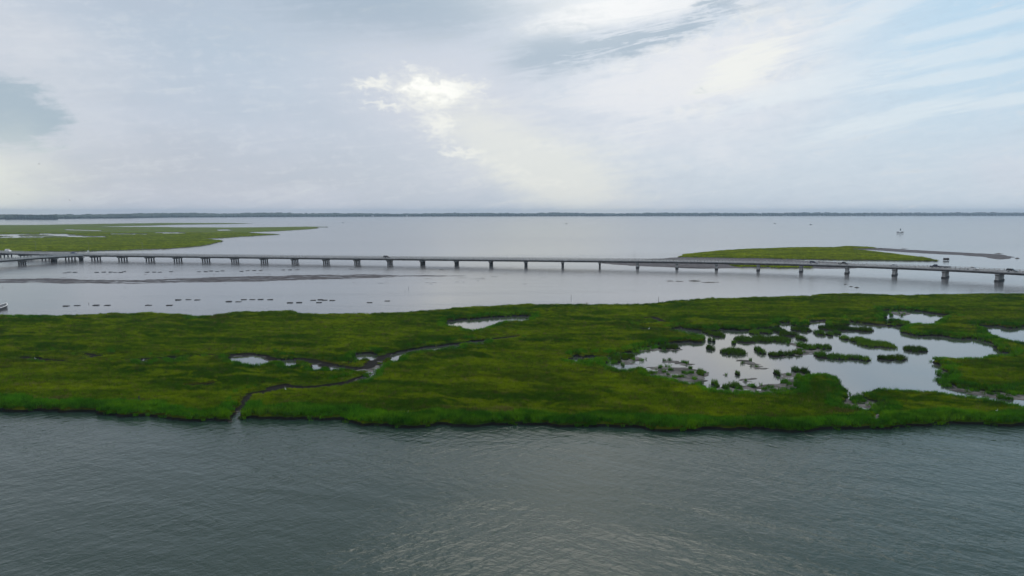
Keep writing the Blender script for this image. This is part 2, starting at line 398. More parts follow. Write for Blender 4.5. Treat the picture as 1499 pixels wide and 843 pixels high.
for k, mp in enumerate(mudpolys): mud_d = np.maximum(mud_d, G.sdf(jitter(wp(mp, .1), .8, 1.2, 3, 70 + k), 4))
streak = fbm(G.X / 2.4, G.Y / 1.0, 120, 4)
Z = -.38 + 1.13 * sstep(-.30, .30, sd_w)
Z = np.minimum(Z, .19 + .03 * edge_n + .56 * sstep(-.35, .35, sd))
Z = Z + np.where(sd > .3, .10 * fbm(G.X / 9, G.Y / 9, 130, 3) + .05 * edge_n, 0)
mudz = -.11 + .20 * sstep(-1.5, 1.2, mud_d) + .17 * streak
Z = np.maximum(Z, np.where(mud_d > -2.5, np.minimum(mudz, .115), -.4))
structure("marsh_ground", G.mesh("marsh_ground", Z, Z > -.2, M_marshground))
pm = (sd_out > 2.5) & (hole_d > -2.2)
structure("pond_water", G.mesh("pond_water", np.full_like(Z, .03), pm, M_pond))

# ---- grass, scattered as countless tufts
def tuft(name, n, h, spread, w, lean, mat, seed):
    r = np.random.default_rng(seed); V = []; Fc = []
    for i in range(n):
        a = r.uniform(0, 6.283); rad = spread * math.sqrt(r.random()); x, y = rad * math.cos(a), rad * math.sin(a)
        hh = h * r.uniform(.55, 1.1); th = r.uniform(0, 6.283); ww = w * r.uniform(.6, 1.2)
        la = r.normal(0, lean); lb = r.normal(0, lean); dx, dy = math.cos(th) * ww / 2, math.sin(th) * ww / 2
        k = len(V)
        V += [(x-dx, y-dy, -.12), (x+dx, y+dy, -.12), (x+dx*.75+la*hh*.35, y+dy*.75+lb*hh*.35, hh*.6), (x-dx*.75+la*hh*.35, y-dy*.75+lb*hh*.35, hh*.6), (x+la*hh, y+lb*hh, hh)]
        Fc += [(k, k+1, k+2, k+3), (k+3, k+2, k+4)]
    me = bpy.data.meshes.new(name); me.from_pydata(V, [], Fc); me.update(); me.materials.append(mat)
    return bpy.data.objects.new(name, me)
def lump(name, mat, seed, rough=.35):
    bm = bmesh.new(); bmesh.ops.create_icosphere(bm, subdivisions=2, radius=1)
    r = np.random.default_rng(seed); of = r.uniform(0, 50, 2)
    for v in bm.verts:
        c = v.co; k = 1 + rough * float(fbm(np.array(c.x*1.7 + c.z + of[0]), np.array(c.y*1.7 - c.z + of[1]), seed, 3)); v.co = c * k
    me = bpy.data.meshes.new(name); bm.to_mesh(me); bm.free(); me.materials.append(mat)
    return bpy.data.objects.new(name, me)
def scatter(name, pts, rot, scl, protos, idx, label, cat):
    me = bpy.data.meshes.new(name); n = len(pts)
    me.vertices.add(n); me.vertices.foreach_set("co", np.ascontiguousarray(pts, np.float32).ravel())
    for an, arr, ty in (("rot", rot, 'FLOAT'), ("pick", idx, 'INT')):
        at = me.attributes.new(an, ty, 'POINT'); at.data.foreach_set("value", np.ascontiguousarray(arr, np.float32 if ty == 'FLOAT' else np.int32))
    at = me.attributes.new("scl", 'FLOAT_VECTOR', 'POINT'); at.data.foreach_set("vector", np.ascontiguousarray(scl, np.float32).ravel())
    o = bpy.data.objects.new(name, me); COL.objects.link(o)
    pc = bpy.data.collections.new(name + "_kinds")
    for q in protos: pc.objects.link(q)
    ng = bpy.data.node_groups.new(name, 'GeometryNodeTree')
    ng.interface.new_socket("Geometry", in_out='INPUT', socket_type='NodeSocketGeometry'); ng.interface.new_socket("Geometry", in_out='OUTPUT', socket_type='NodeSocketGeometry')
    nd = ng.nodes; gi = nd.new("NodeGroupInput"); go = nd.new("NodeGroupOutput"); iop = nd.new("GeometryNodeInstanceOnPoints")
    ci = nd.new("GeometryNodeCollectionInfo"); ci.inputs["Collection"].default_value = pc; ci.inputs["Separate Children"].default_value = True; ci.inputs["Reset Children"].default_value = True
    def attr(nm, ty):
        a = nd.new("GeometryNodeInputNamedAttribute"); a.data_type = ty; a.inputs["Name"].default_value = nm; return a.outputs["Attribute"]
    cx = nd.new("ShaderNodeCombineXYZ"); er = nd.new("FunctionNodeEulerToRotation"); L = ng.links.new
    L(attr("rot", 'FLOAT'), cx.inputs[2]); L(cx.outputs[0], er.inputs[0]); L(er.outputs[0], iop.inputs["Rotation"])
    L(attr("scl", 'FLOAT_VECTOR'), iop.inputs["Scale"]); L(attr("pick", 'INT'), iop.inputs["Instance Index"])
    iop.inputs["Pick Instance"].default_value = True
    L(gi.outputs[0], iop.inputs["Points"]); L(ci.outputs[0], iop.inputs["Instance"]); L(iop.outputs[0], go.inputs[0])
    md = o.modifiers.new("scatter", 'NODES'); md.node_group = ng
    return tag(o, label, cat, kind="stuff")

M_tan = grass_material("dead_stalks", [(.13,.12,.03), (.17,.14,.035), (.22,.19,.05), (.16,.11,.04)], .3)
meadow_tufts = [tuft("meadow_tuft", 16, .46, .42, .05, .35, M_meadow, s) for s in range(6)]
meadow_tufts += [tuft("stalk_tuft", 14, .62, .4, .045, .22, M_tan, 30 + s) for s in range(2)]
edge_tufts = [tuft("edge_tuft", 18, .95, .36, .055, .24, M_edge, 40 + s) for s in range(5)]
# candidates on the ground, thinned with distance
n = 1500000
Y = 100 + (rng.random(n) ** 1.25) * 215; Xp = rng.uniform(-1, 1, n) * 345
vis = np.abs(Xp) < .80 * Y + 6
keepp = rng.random(n) < np.where(vis, np.clip((125 / Y) ** 1.1, .25, 1) * .85, .10)
Xp, Y = Xp[keepp], Y[keepp]
s_ = G.sample(sd, Xp, Y); so_ = G.sample(sd_out, Xp, Y); hd_ = G.sample(hole_d, Xp, Y); zz = G.sample(Z, Xp, Y)
ok = s_ > .05 + .5 * fbm(Xp / 1.7, Y / 1.7, 250, 3)
gu_ = G.sample(gully, Xp, Y)
near_rim = (so_ < 3.9 + 3.2 * fbm(Xp / 9, Y / 9, 200, 4)) & (Y < 215)
pond_rim = hd_ > -1.5 + .8 * fbm(Xp / 4, Y / 4, 210, 2)
isedge = ok & (near_rim | (pond_rim & (rng.random(len(Xp)) < .75))) & ((gu_ < -1.6) | (so_ < 3))
ismead = ok & ~isedge
def sc3(k, lo, hi, Yv, h=1.0):
    s = rng.uniform(lo, hi, k) * (1 + .35 * np.clip((Yv - 120) / 150, 0, 1)); return np.stack([s * 1.1, s * 1.1, s * h], 1)
k = ismead.sum(); hvar = np.where(gu_[ismead] > -2.2, .55, 1) * np.clip((1 + .45 * fbm(Xp[ismead] / 12, Y[ismead] / 12, 220, 3)) * (1 + .55 * fbm(Xp[ismead] / 2.2, Y[ismead] / 2.2, 222, 2)), .3, 2)
scatter("marsh_grass", np.stack([Xp, Y, zz], 1)[ismead], rng.uniform(0, 6.28, k), sc3(k, .7, 1.2, Y[ismead], hvar), meadow_tufts, np.where(rng.random(k) < np.where(Y[ismead] < 215, .45 * sstep(.0, .5, fbm(Xp[ismead] / 8, Y[ismead] / 3, 260, 4)) * (1 - sstep(7, 7.9, so_[ismead] + 1.2 * fbm(Xp[ismead] / 5, Y[ismead] / 5, 262, 3))) + .03, .02), rng.integers(6, 8, k), rng.integers(0, 6, k)),
        "short mottled green and brownish salt meadow grass covering the middle marsh", "marsh grass")
k = isedge.sum()
scatter("creek_edge_grass", np.stack([Xp, Y, zz], 1)[isedge], rng.uniform(0, 6.28, k), sc3(k, .65, 1.15, Y[isedge], np.clip((1 + .4 * fbm(Xp[isedge] / 5, Y[isedge] / 5, 230, 3)) * np.clip(.55 + .3 * s_[isedge], .55, 1), .35, 1.5)), edge_tufts, rng.integers(0, 5, k),
        "taller bright green cordgrass lining the marsh banks and pond rims", "cordgrass")
fr = (gu_ < -.5) & (hd_ > -.2) & (zz > -.2) & (so_ > 3) & (s_ < .2) & (((fbm(Xp / 2.0, Y / 2.0, 240, 3) > .10) & (hd_ < 2.4)) | ((zz > .02) & (hd_ > .8) & (fbm(Xp / 1.6, Y / 1.6, 242, 3) > .26)))
k = fr.sum()
scatter("shore_fringe_grass", np.stack([Xp, Y, np.maximum(zz, 0)], 1)[fr], rng.uniform(0, 6.28, k), sc3(k, .4, .9, Y[fr]), edge_tufts, rng.integers(0, 5, k),
        "sparse dark stems straggling over the mud at the pond margins", "marsh grass")
print("tufts", ismead.sum(), isedge.sum())

# ---- grass tussocks standing in the marsh pond, each a thing of its own
def tussock(lobes, label, hgt=1.15):
    lobes = [(a, b, y, d * 2.5) for a, b, y, d in lobes]
    """lobes: (x0, x1, y foot) pixel spans of the waterline; each a rounded lobe of grass on a muddy foot"""
    xs = [g((a + b) / 2, y) for a, b, y, d in lobes]
    cx = sum(p[0] for p in xs) / len(xs); cy = sum(p[1] for p in xs) / len(xs)
    root = empty("grass_tussock", (cx, cy, 0)); tag(root, label, "grass tussock", "grass tussocks standing in the marsh pond")
    V = []; Fc = []; mud = MB()
    for (a, b, yf, dep) in lobes:
        p = g(a, yf); q = g(b, yf); hw = (q[0] - p[0]) / 2; ox, oy = (p[0] + q[0]) / 2 - cx, p[1] - cy + dep
        nb = int(min(4200, 30 * hw * dep * 3.14) + 60); sd_ = rng.integers(0, 999)
        for i in range(nb):
            t = rng.uniform(0, 6.283); r = math.sqrt(rng.random())
            rr = r * (1 + .6 * float(fbm(np.array(math.cos(t) * 1.6 + sd_), np.array(math.sin(t) * 1.6), 5, 3)))
            x, y = ox + hw * rr * math.cos(t), oy + dep * rr * math.sin(t)
            hh = hgt * rng.uniform(.45, 1.15) * max(.3, 1.0 - .5 * r ** 2) * (1 + .5 * float(fbm(np.array(x / .9 + sd_), np.array(y / .9), 6, 2))); th = rng.uniform(0, 6.283); ww = rng.uniform(.06, .11)
            la, lb = rng.normal(0, .28), rng.normal(0, .28); dx, dy = math.cos(th) * ww / 2, math.sin(th) * ww / 2; k = len(V)
            V += [(x-dx, y-dy, 0), (x+dx, y+dy, 0), (x+dx*.7+la*hh*.35, y+dy*.7+lb*hh*.35, 0.2+hh*.6), (x-dx*.7+la*hh*.35, y-dy*.7+lb*hh*.35, 0.2+hh*.6), (x+la*hh, y+lb*hh, 0.2+hh)]
            Fc += [(k, k+1, k+2, k+3), (k+3, k+2, k+4)]
        ring = []
        for zz_, f_ in ((-.1, 1.10), (.14, 1.0), (.30, .8)):
            ring.append([(ox + hw * f_ * (1 + .16 * float(fbm(np.array(math.cos(t) * 2 + sd_), np.array(math.sin(t) * 2), 8, 3))) * math.cos(t),
                          oy + dep * f_ * (1 + .16 * float(fbm(np.array(math.cos(t) * 2 + sd_), np.array(math.sin(t) * 2), 9, 3))) * math.sin(t), zz_) for t in np.linspace(0, 6.283, 19)[:-1]])
        mud.rings(ring)
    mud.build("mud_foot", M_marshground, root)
    me = bpy.data.meshes.new("blades"); me.from_pydata(V, [], Fc); me.update(); me.materials.append(M_tuss)
    o = bpy.data.objects.new("blades", me); COL.objects.link(o); o.parent = root
TUSS = [
 ([(1033,1045,489,.9),(1044,1065,494,1.3)], "small two-humped grass tussock close under the pond's dark back rim, upper left"),
 ([(1037,1042,500,.3),(1043,1048,501,.25)], "tiny low pair of grass tufts below the small two-humped tussock"),
 ([(1038,1049,513,.9)], "round dark tussock alone in open water, left of the jagged green tussock"),
 ([(1073,1079,504,.4)], "tiny upright grass tuft just left of the large twin-lobed bar"),
 ([(1059,1071,519,.8),(1069,1098,520,1.3)], "bushy jagged green tussock below the large twin-lobed bar"),
 ([(1016,1025,501,.7)], "small tussock at the tip of the grassy peninsula on the pond's left"),
 ([(965,975,512,.5),(972,985,512,.7),(983,997,512,.8)], "ragged grass bar with a muddy foot on the pond's left shore"),
 ([(896,912,531,.9),(910,922,528,.8),(918,931,526,.8)], "narrow grassy strip across the pond's far left tip"),
 ([(1024,1034,551,.8)], "rounded bright tussock at the right end of the grey mudbank"),
 ([(1079,1085,550,.45)], "small egg-shaped tuft beside specks of mud in the open water"),
 ([(1083,1112,503,1.7),(1108,1136,501,1.4),(1132,1161,501,1.2)], "long thick twin-lobed grass bar in the upper part of the pond"),
 ([(1101,1116,490,.9),(1114,1134,489,.9)], "dark grass bar just behind the long twin-lobed bar"),
 ([(1137,1157,488,1.5)], "tall olive hummock behind the right end of the long twin-lobed bar"),
 ([(1146,1174,493,1.0)], "low dark bar directly in front of the tall olive hummock"),
 ([(1173,1185,499,1.0)], "small round green tussock right of the long twin-lobed bar"),
 ([(1163,1172,485,.8),(1170,1194,486,1.1)], "brownish grass bar right of the tall olive hummock"),
 ([(1198,1212,491,1.0)], "dark oval tussock, largest of the four in the row right of the brownish bar"),
 ([(1214,1223,492,.7)], "small dark tussock just right of the dark oval one"),
 ([(1224,1234,490,.6)], "small twin-topped tuft under the upper grass strip, rightmost of its row"),
 ([(1236,1247,498,.8)], "small green tussock alone between the upper strip and the big right island"),
 ([(1249,1257,501,.6)], "small dark tuft touching the left side of the big olive-topped island"),
 ([(1262,1284,504,1.6),(1270,1300,509,1.8),(1292,1320,510,1.5)], "big olive-topped grass island on the right of the pond"),
 ([(1206,1232,484,1.2),(1228,1258,485,1.3),(1254,1285,486,1.1)], "long dark grass strip along the pond's upper right rim"),
 ([(1334,1366,516,1.1)], "single smooth oval tussock in open water right of the big olive-topped island"),
 ([(1290,1298,527,.5),(1296,1312,528,.7),(1309,1333,528,.8)], "short ragged row of grass right of the long thin bar"),
 ([(1199,1222,525,.9),(1218,1248,527,.9),(1244,1268,527,.7),(1262,1279,529,.6)], "long thin grass bar stretching right across the middle of the pond"),
 ([(1199,1213,512,1.0),(1210,1221,511,.7)], "bright green tussock above the left end of the long thin bar"),
 ([(1130,1144,523,.8),(1142,1154,522,.7),(1152,1166,521,.6),(1164,1178,520,.7)], "ragged dark grass bar left of the long thin bar, with gaps"),
 ([(1172,1189,510,.8),(1182,1200,513,.9)], "slanting muddy grass bar joining the green tussock to the ragged dark bar"),
 ([(1110,1120,516,.9),(1114,1124,519,.8)], "slanting small tussock between the jagged green one and the ragged dark bar"),
 ([(1138,1146,551,.7)], "small round tussock standing left of the purple-grey mudbank"),
 ([(1165,1175,546,.6)], "small tuft on the back edge of the purple-grey mudbank"),
 ([(1177,1190,549,.8)], "bushier green tuft on the back edge of the purple-grey mudbank"),
 ([(1047,1056,567,.7)], "dark round tussock at the pond's near shore, left end of the shore fringe"),
 ([(1060,1070,571,.5),(1071,1090,570,.7)], "spiky tussock at the pond's near shore, right of the dark round one"),
]
for lob, lab in TUSS: tussock(lob, lab)

# ------------------------------------------------------------------ far marsh on the left, island on the right, mudflats
GL = Grid(-2300, -120, 560, 2500, 3.0)
left_main = wp([(-900,371),(-200,369.5),(0,368.5),(100,367.5),(160,366.3),(205,365),(240,364),(275,361.5),(300,359.5),(316,356),(326,352.5),(316,350),(298,349),(335,347.7),(365,345.7),(400,343.6),(412,343),(380,341.6),(362,339.5),(410,338.2),(430,336.6),(455,335.4),(482,332.5)], .4)
left_main += wp([(482,331.5),(455,331.2),(400,332),(330,332.6),(262,332.3),(240,331.6),(180,331.6),(100,330.4),(0,330.2),(-300,331),(-900,332)], 1.0)
left_top = wp([(-400,331),(0,331),(150,331),(215,330),(260,328.6),(320,327.9),(372,326.9),(330,326.2),(240,326.2),(150,327.4),(60,329)], .6)
dL = np.maximum(GL.sdf(jitter(left_main, 8, 9, 60, 300), 30), GL.sdf(jitter(left_top, 8, 9, 60, 301), 30))
nA = fbm(GL.X / 55, GL.Y / 30, 310, 5); nB = fbm(GL.X / 14, GL.Y / 14, 320, 3)
pools = np.full_like(dL, -30.)
for k, (pp, th) in enumerate([([(-300,343),(0,342.5),(40,342.3),(98,343),(150,345),(158,347.5),(100,347.5),(60,348.5),(0,349),(-300,349)], -.12), ([(60,341.5),(100,341.8),(100,343.2),(60,343)], -.3), ([(162,341.8),(202,341.8),(200,343.3),(165,343.2)], -.6), ([(206,342),(216,342),(216,343.6),(206,343.4)], -.6), ([(318,336),(330,335.6),(344,337),(322,337.6)], -.6), ([(95,335.5),(150,337),(148,338),(98,337)], -.35), ([(240,341),(270,340.5),(270,342),(242,342.2)], -.5), ([(180,331),(262,331.5),(262,332.3),(180,332)], -.6), ([(466,332.5),(478,332.3),(474,334.8),(468,334.6)], -.7), ([(228,340),(260,340),(262,341.2),(230,341.5)], -.3)]):
    dd = GL.sdf(jitter(wp(pp, .3), 6, 7, 30, 330 + k), 30); pools = np.maximum(pools, np.minimum(dd, (nA - th) * 25))
sL = np.minimum(dL, -pools) + 2.2 * nB
ZL = -.5 + 1.1 * sstep(-2, 4, sL) + np.where(sL > 3, .25 * nB + .25 * nA, 0)
o = structure("far_marsh_ground", GL.mesh("far_marsh_ground", ZL, ZL > -.3, M_farground))

GR = Grid(50, 420, 380, 760, 1.0)
isl = wp([(988,376.3),(1010,377),(1100,378),(1200,380),(1300,381.5),(1345,382),(1376,382),(1352,377.5),(1310,372.5),(1290,370),(1265,366.8),(1238,365),(1250,364.2),(1287,363.6)], .15) + wp([(1287,362.5),(1270,360.5),(1240,359.3),(1220,361),(1180,361.2),(1150,361.8),(1090,363.8),(1055,366),(1005,370.7),(996,374)], 1.1)
green2 = [wp([(1062,386.5),(1095,385),(1135,388),(1120,391),(1080,390.5)], .3), wp([(1118,390),(1150,387),(1192,388),(1185,391.5),(1140,392)], .3)]
mudR = wp([(868,385),(900,381.5),(960,378),(1010,375),(1110,377.5),(1240,384),(1285,390),(1240,393.5),(1100,392.3),(1040,393),(1000,393),(960,390.5),(900,388)], .1)
spit = wp([(1236,364.6),(1287,362.5),(1340,365.5),(1420,369.8),(1470,372.3),(1488,376.5),(1476,380),(1455,379.3),(1435,375.6),(1400,373.2),(1330,369.6),(1280,366.2)], .1)
dI = GR.sdf(jitter(isl, 3, 2.5, 14, 400), 12)
for q in green2: dI = np.maximum(dI, GR.sdf(jitter(q, 3, 2.5, 10, 402), 12))
dM = np.maximum(GR.sdf(jitter(mudR, 3, 3.5, 14, 404), 12), GR.sdf(jitter(spit, 3, 3, 14, 405), 12))
nI = fbm(GR.X / 5, GR.Y / 5, 410, 3); nS = fbm(GR.X / 22, GR.Y / 5, 412, 4)
ZI = -.4 + 1.0 * sstep(-.8, 1.2, dI + .8 * nI); ZI = ZI + np.where(dI > 1, .2 * fbm(GR.X / 18, GR.Y / 18, 414, 3), 0)
structure("island_ground", GR.mesh("island_ground", ZI, ZI > -.2, M_farground))
ZM = -.24 + .42 * sstep(-2, 5, dM) + .16 * nS
structure("mudflat", GR.mesh("mudflat", np.minimum(ZM, .22), ZM > -.1, M_mudflat))

GB = Grid(-330, 20, 325, 385, .6)
bar = wp([(-140,409),(0,408.3),(60,407.5),(100,407.8),(150,409.6),(200,409.3),(290,406.6),(370,404),(450,402.4),(530,401.3),(590,403),(680,403.2),(680,403.8),(590,405),(530,407),(400,411),(300,413),(200,415),(100,414.6),(0,413.7),(-140,414)], .05)
dB = GB.sdf(jitter(bar, 2, 2.2, 12, 500), 10)
strk = fbm(GB.X / 11, GB.Y / 1.5, 505, 5) + .5 * fbm(GB.X / 3, GB.Y / .9, 507, 3)
ZB = -.24 + .30 * sstep(-2, 3, dB) + .38 * strk
structure("oyster_mudbar", GB.mesh("oyster_mudbar", np.minimum(ZB, .25), ZB > -.08, M_mudflat))

# taller grass on the island and the front of the far-left marsh
def land_tufts(GG, dd, ZZ, nmax, box, dmin):
    x = rng.uniform(box[0], box[1], nmax); y = rng.uniform(box[2], box[3], nmax)
    ok = GG.sample(dd, x, y) > dmin; x, y = x[ok], y[ok]; return np.stack([x, y, GG.sample(ZZ, x, y)], 1)
pi_ = land_tufts(GR, dI, ZI, 90000, (50, 420, 380, 760), .3)
pl_ = land_tufts(GL, sL, ZL, 150000, (-900, -150, 560, 1150), 3)
far_tufts = [tuft("far_tuft", 12, .62, 1.0, .16, .3, M_farg, 80 + s) for s in range(4)]
for nm, pts, lab in (("island_grass", pi_, "green cordgrass covering the low island behind the bridge's right half"), ("far_marsh_grass", pl_, "lime green grass over the flat marsh beyond the bridge's left end")):
    k = len(pts); s = rng.uniform(.7, 1.3, k)
    scatter(nm, pts, rng.uniform(0, 6.28, k), np.stack([s*1.4, s*1.4, s], 1), far_tufts, rng.integers(0, 4, k), lab, "marsh grass")

# ------------------------------------------------------------------ water
WX, WY0, WY1 = 9500, -1500, 9500
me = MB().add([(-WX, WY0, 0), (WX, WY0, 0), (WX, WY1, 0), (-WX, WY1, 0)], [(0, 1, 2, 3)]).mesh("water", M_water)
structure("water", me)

# ------------------------------------------------------------------ far shore and its forest
shore = [(-900,323.5),(-200,322),(0,321),(80,320.2),(180,319.4),(245,318.2),(330,317.8),(430,317.3),(560,316.9),(700,316.6),(900,316.3),(1200,316.0),(1499,315.8),(1800,315.7),(2400,315.6)]
M_forest = simple("distant_forest", (0.035, 0.055, 0.030), .95, .3, .02)
sh = [g(*p) for p in shore]
SV = []; SF = []
prof = [(0, -.5), (6, 1.5), (250, 8), (700, 12), (1200, 9), (1700, -2)]
for i, p in enumerate(sh):
    d = Vector((p[0], p[1], 0)).normalized()
    for r, z in prof: SV.append((p[0] + d.x * r, p[1] + d.y * r, z))
np_ = len(prof)
for i in range(len(sh) - 1):
    for j in range(np_ - 1): SF.append((i*np_+j, (i+1)*np_+j, (i+1)*np_+j+1, i*np_+j+1))
structure("far_shore", MB().add(SV, SF).mesh("far_shore", M_forest))
hl = [(10,321.3),(25,321.0),(50,321.2),(82,321.3)]
crown = [lump("crown", M_forest, 60 + s) for s in range(5)]
pts = []; scl = []
for k in range(9000):
    t = rng.random() * (len(sh) - 1); i = int(t); f = t - i; p = Vector(sh[i]).lerp(Vector(sh[i+1]), f); d = Vector((p.x, p.y, 0)).normalized()
    r = (rng.random() ** 1.7) * 650 + 8; q = p + d * r
    base = 1.5 + 7 * min(1, r / 250)
    hv = .45 + .75 * float(vn(q.x / 520, q.y / 520, 7)) + .5 * float(vn(q.x / 90, q.y / 90, 8))
    hh = rng.uniform(.8, 1.2) * 9.2 * hv * (p.length / 6800) ** .6
    pts.append((q.x, q.y, base + hh * .8)); w = rng.uniform(9, 18); scl.append((w, w, hh))
for k in range(500):
    t = rng.random() * 3; i = int(t); f = t - i; p = Vector(g(*hl[i])).lerp(Vector(g(*hl[i+1])), f); d = Vector((p.x, p.y, 0)).normalized(); q = p + d * rng.uniform(5, 140)
    hh = rng.uniform(8, 13.5); pts.append((q.x, q.y, hh * .8)); w = rng.uniform(6, 11); scl.append((w, w, hh))
scatter("distant_forest", np.array(pts), rng.uniform(0, 6.28, len(pts)), np.array(scl), crown, rng.integers(0, 5, len(pts)), "blue hazy wooded shoreline running along the whole horizon", "forest")
# pale houses on the far shore
M_house = simple("pale_house_wall", (0.6, 0.58, 0.55), .8); M_roof = simple("grey_roof", (0.2, 0.19, 0.19), .9)
hproto = None
HL = ["pale waterfront house on the far shore, leftmost of the wider spaced ones", "pale far-shore house, second from the left of the cluster", "pale far-shore house in the middle of the cluster", "pale far-shore house right of the cluster's middle", "pale far-shore house at the cluster's right end", "pale far-shore house standing apart, right of the cluster"]
for (hx, lab) in zip((500, 512, 524, 533, 546, 596), HL):
    p = g(hx, 316.95)
    if hproto is None:
        hproto = empty("waterfront_house", (p[0], p[1] - 12, 1.0))
        MB().box(-9, 9, -5, 5, -1, 7).build("wall", M_house, hproto)
        MB().add([(-10,-6,7),(10,-6,7),(10,6,7),(-10,6,7),(-10,0,11),(10,0,11)], [(0,1,5,4),(2,3,4,5),(0,4,3),(1,2,5),(0,3,2,1)]).build("roof", M_roof, hproto)
        hh = hproto
    else: hh = copy_tree(hproto, (p[0], p[1] - 12, 1.0), rng.uniform(-.3, .3))
    tag(hh, lab, "house", "houses on the far shore")

# ------------------------------------------------------------------ the long bridge
CL = [(-323.3,499.4),(-301.9,495.2),(-280.3,491.5),(-258.6,487.5),(-237.0,483.9),(-215.3,480.0),(-193.4,476.2),(-171.5,472.2),(-149.0,468.3),(-126.4,464.2),(-104.3,459.8),(-81.5,455.4),(-59.0,450.9),(-36.2,446.5),(-13.5,442.2),(9.0,437.9),(32.3,433.6),(55.3,429.3),(78.3,424.6),(101.5,419.2),(124.0,413.0),(146.5,405.1),(168.1,395.8),(189.2,384.3),(208.9,371.4),(227.3,356.8),(243.6,339.8),(258.5,320.9),(272.0,301.0),(284.0,280.2)]
CL = [(-409.5,533.5),(-388,523.5),(-366.5,514.5),(-345,506.5)] + CL      # 4 more spans, beyond the junction to the left
K0 = 4
def deck_z(k): return 3.7 + .072 * max(0, k - K0 - 9)
W2 = 5.9
def frame_at(pts, zf_, t):
    n = len(pts); i = int(min(max(t, 0), n - 1.0001)); f = t - i
    def cr(a, b, c, d, f): return .5 * ((2*b) + (c-a)*f + (2*a-5*b+4*c-d)*f*f + (3*b-a-3*c+d)*f**3)
    P = [Vector((*pts[min(max(j, 0), n-1)], 0)) for j in (i-1, i, i+1, i+2)]
    p = cr(*P, f); q = cr(*P, min(f + .02, 1.02)); d = (q - p).normalized()
    return Vector((p.x, p.y, zf_(t))), d, Vector((-d.y, d.x, 0))
def sweep(mb, pts, zf_, t0, t1, prof, per=4, close=True):
    n = max(1, int((t1 - t0) * per)); rings = []
    for s in range(n + 1):
        p, d, l = frame_at(pts, zf_, t0 + (t1 - t0) * s / n)
        rings.append([p + l * a + Vector((0, 0, z)) for a, z in prof])
    if close: mb.rings(rings)
    else:
        m = len(prof); vs = [q for r in rings for q in r]
        mb.add(vs, [(k*m+i, (k+1)*m+i, (k+1)*m+i+1, k*m+i+1) for k in range(n) for i in range(m-1)])
def rect(a0, a1, z0, z1): return [(a0, z0), (a1, z0), (a1, z1), (a0, z1)]

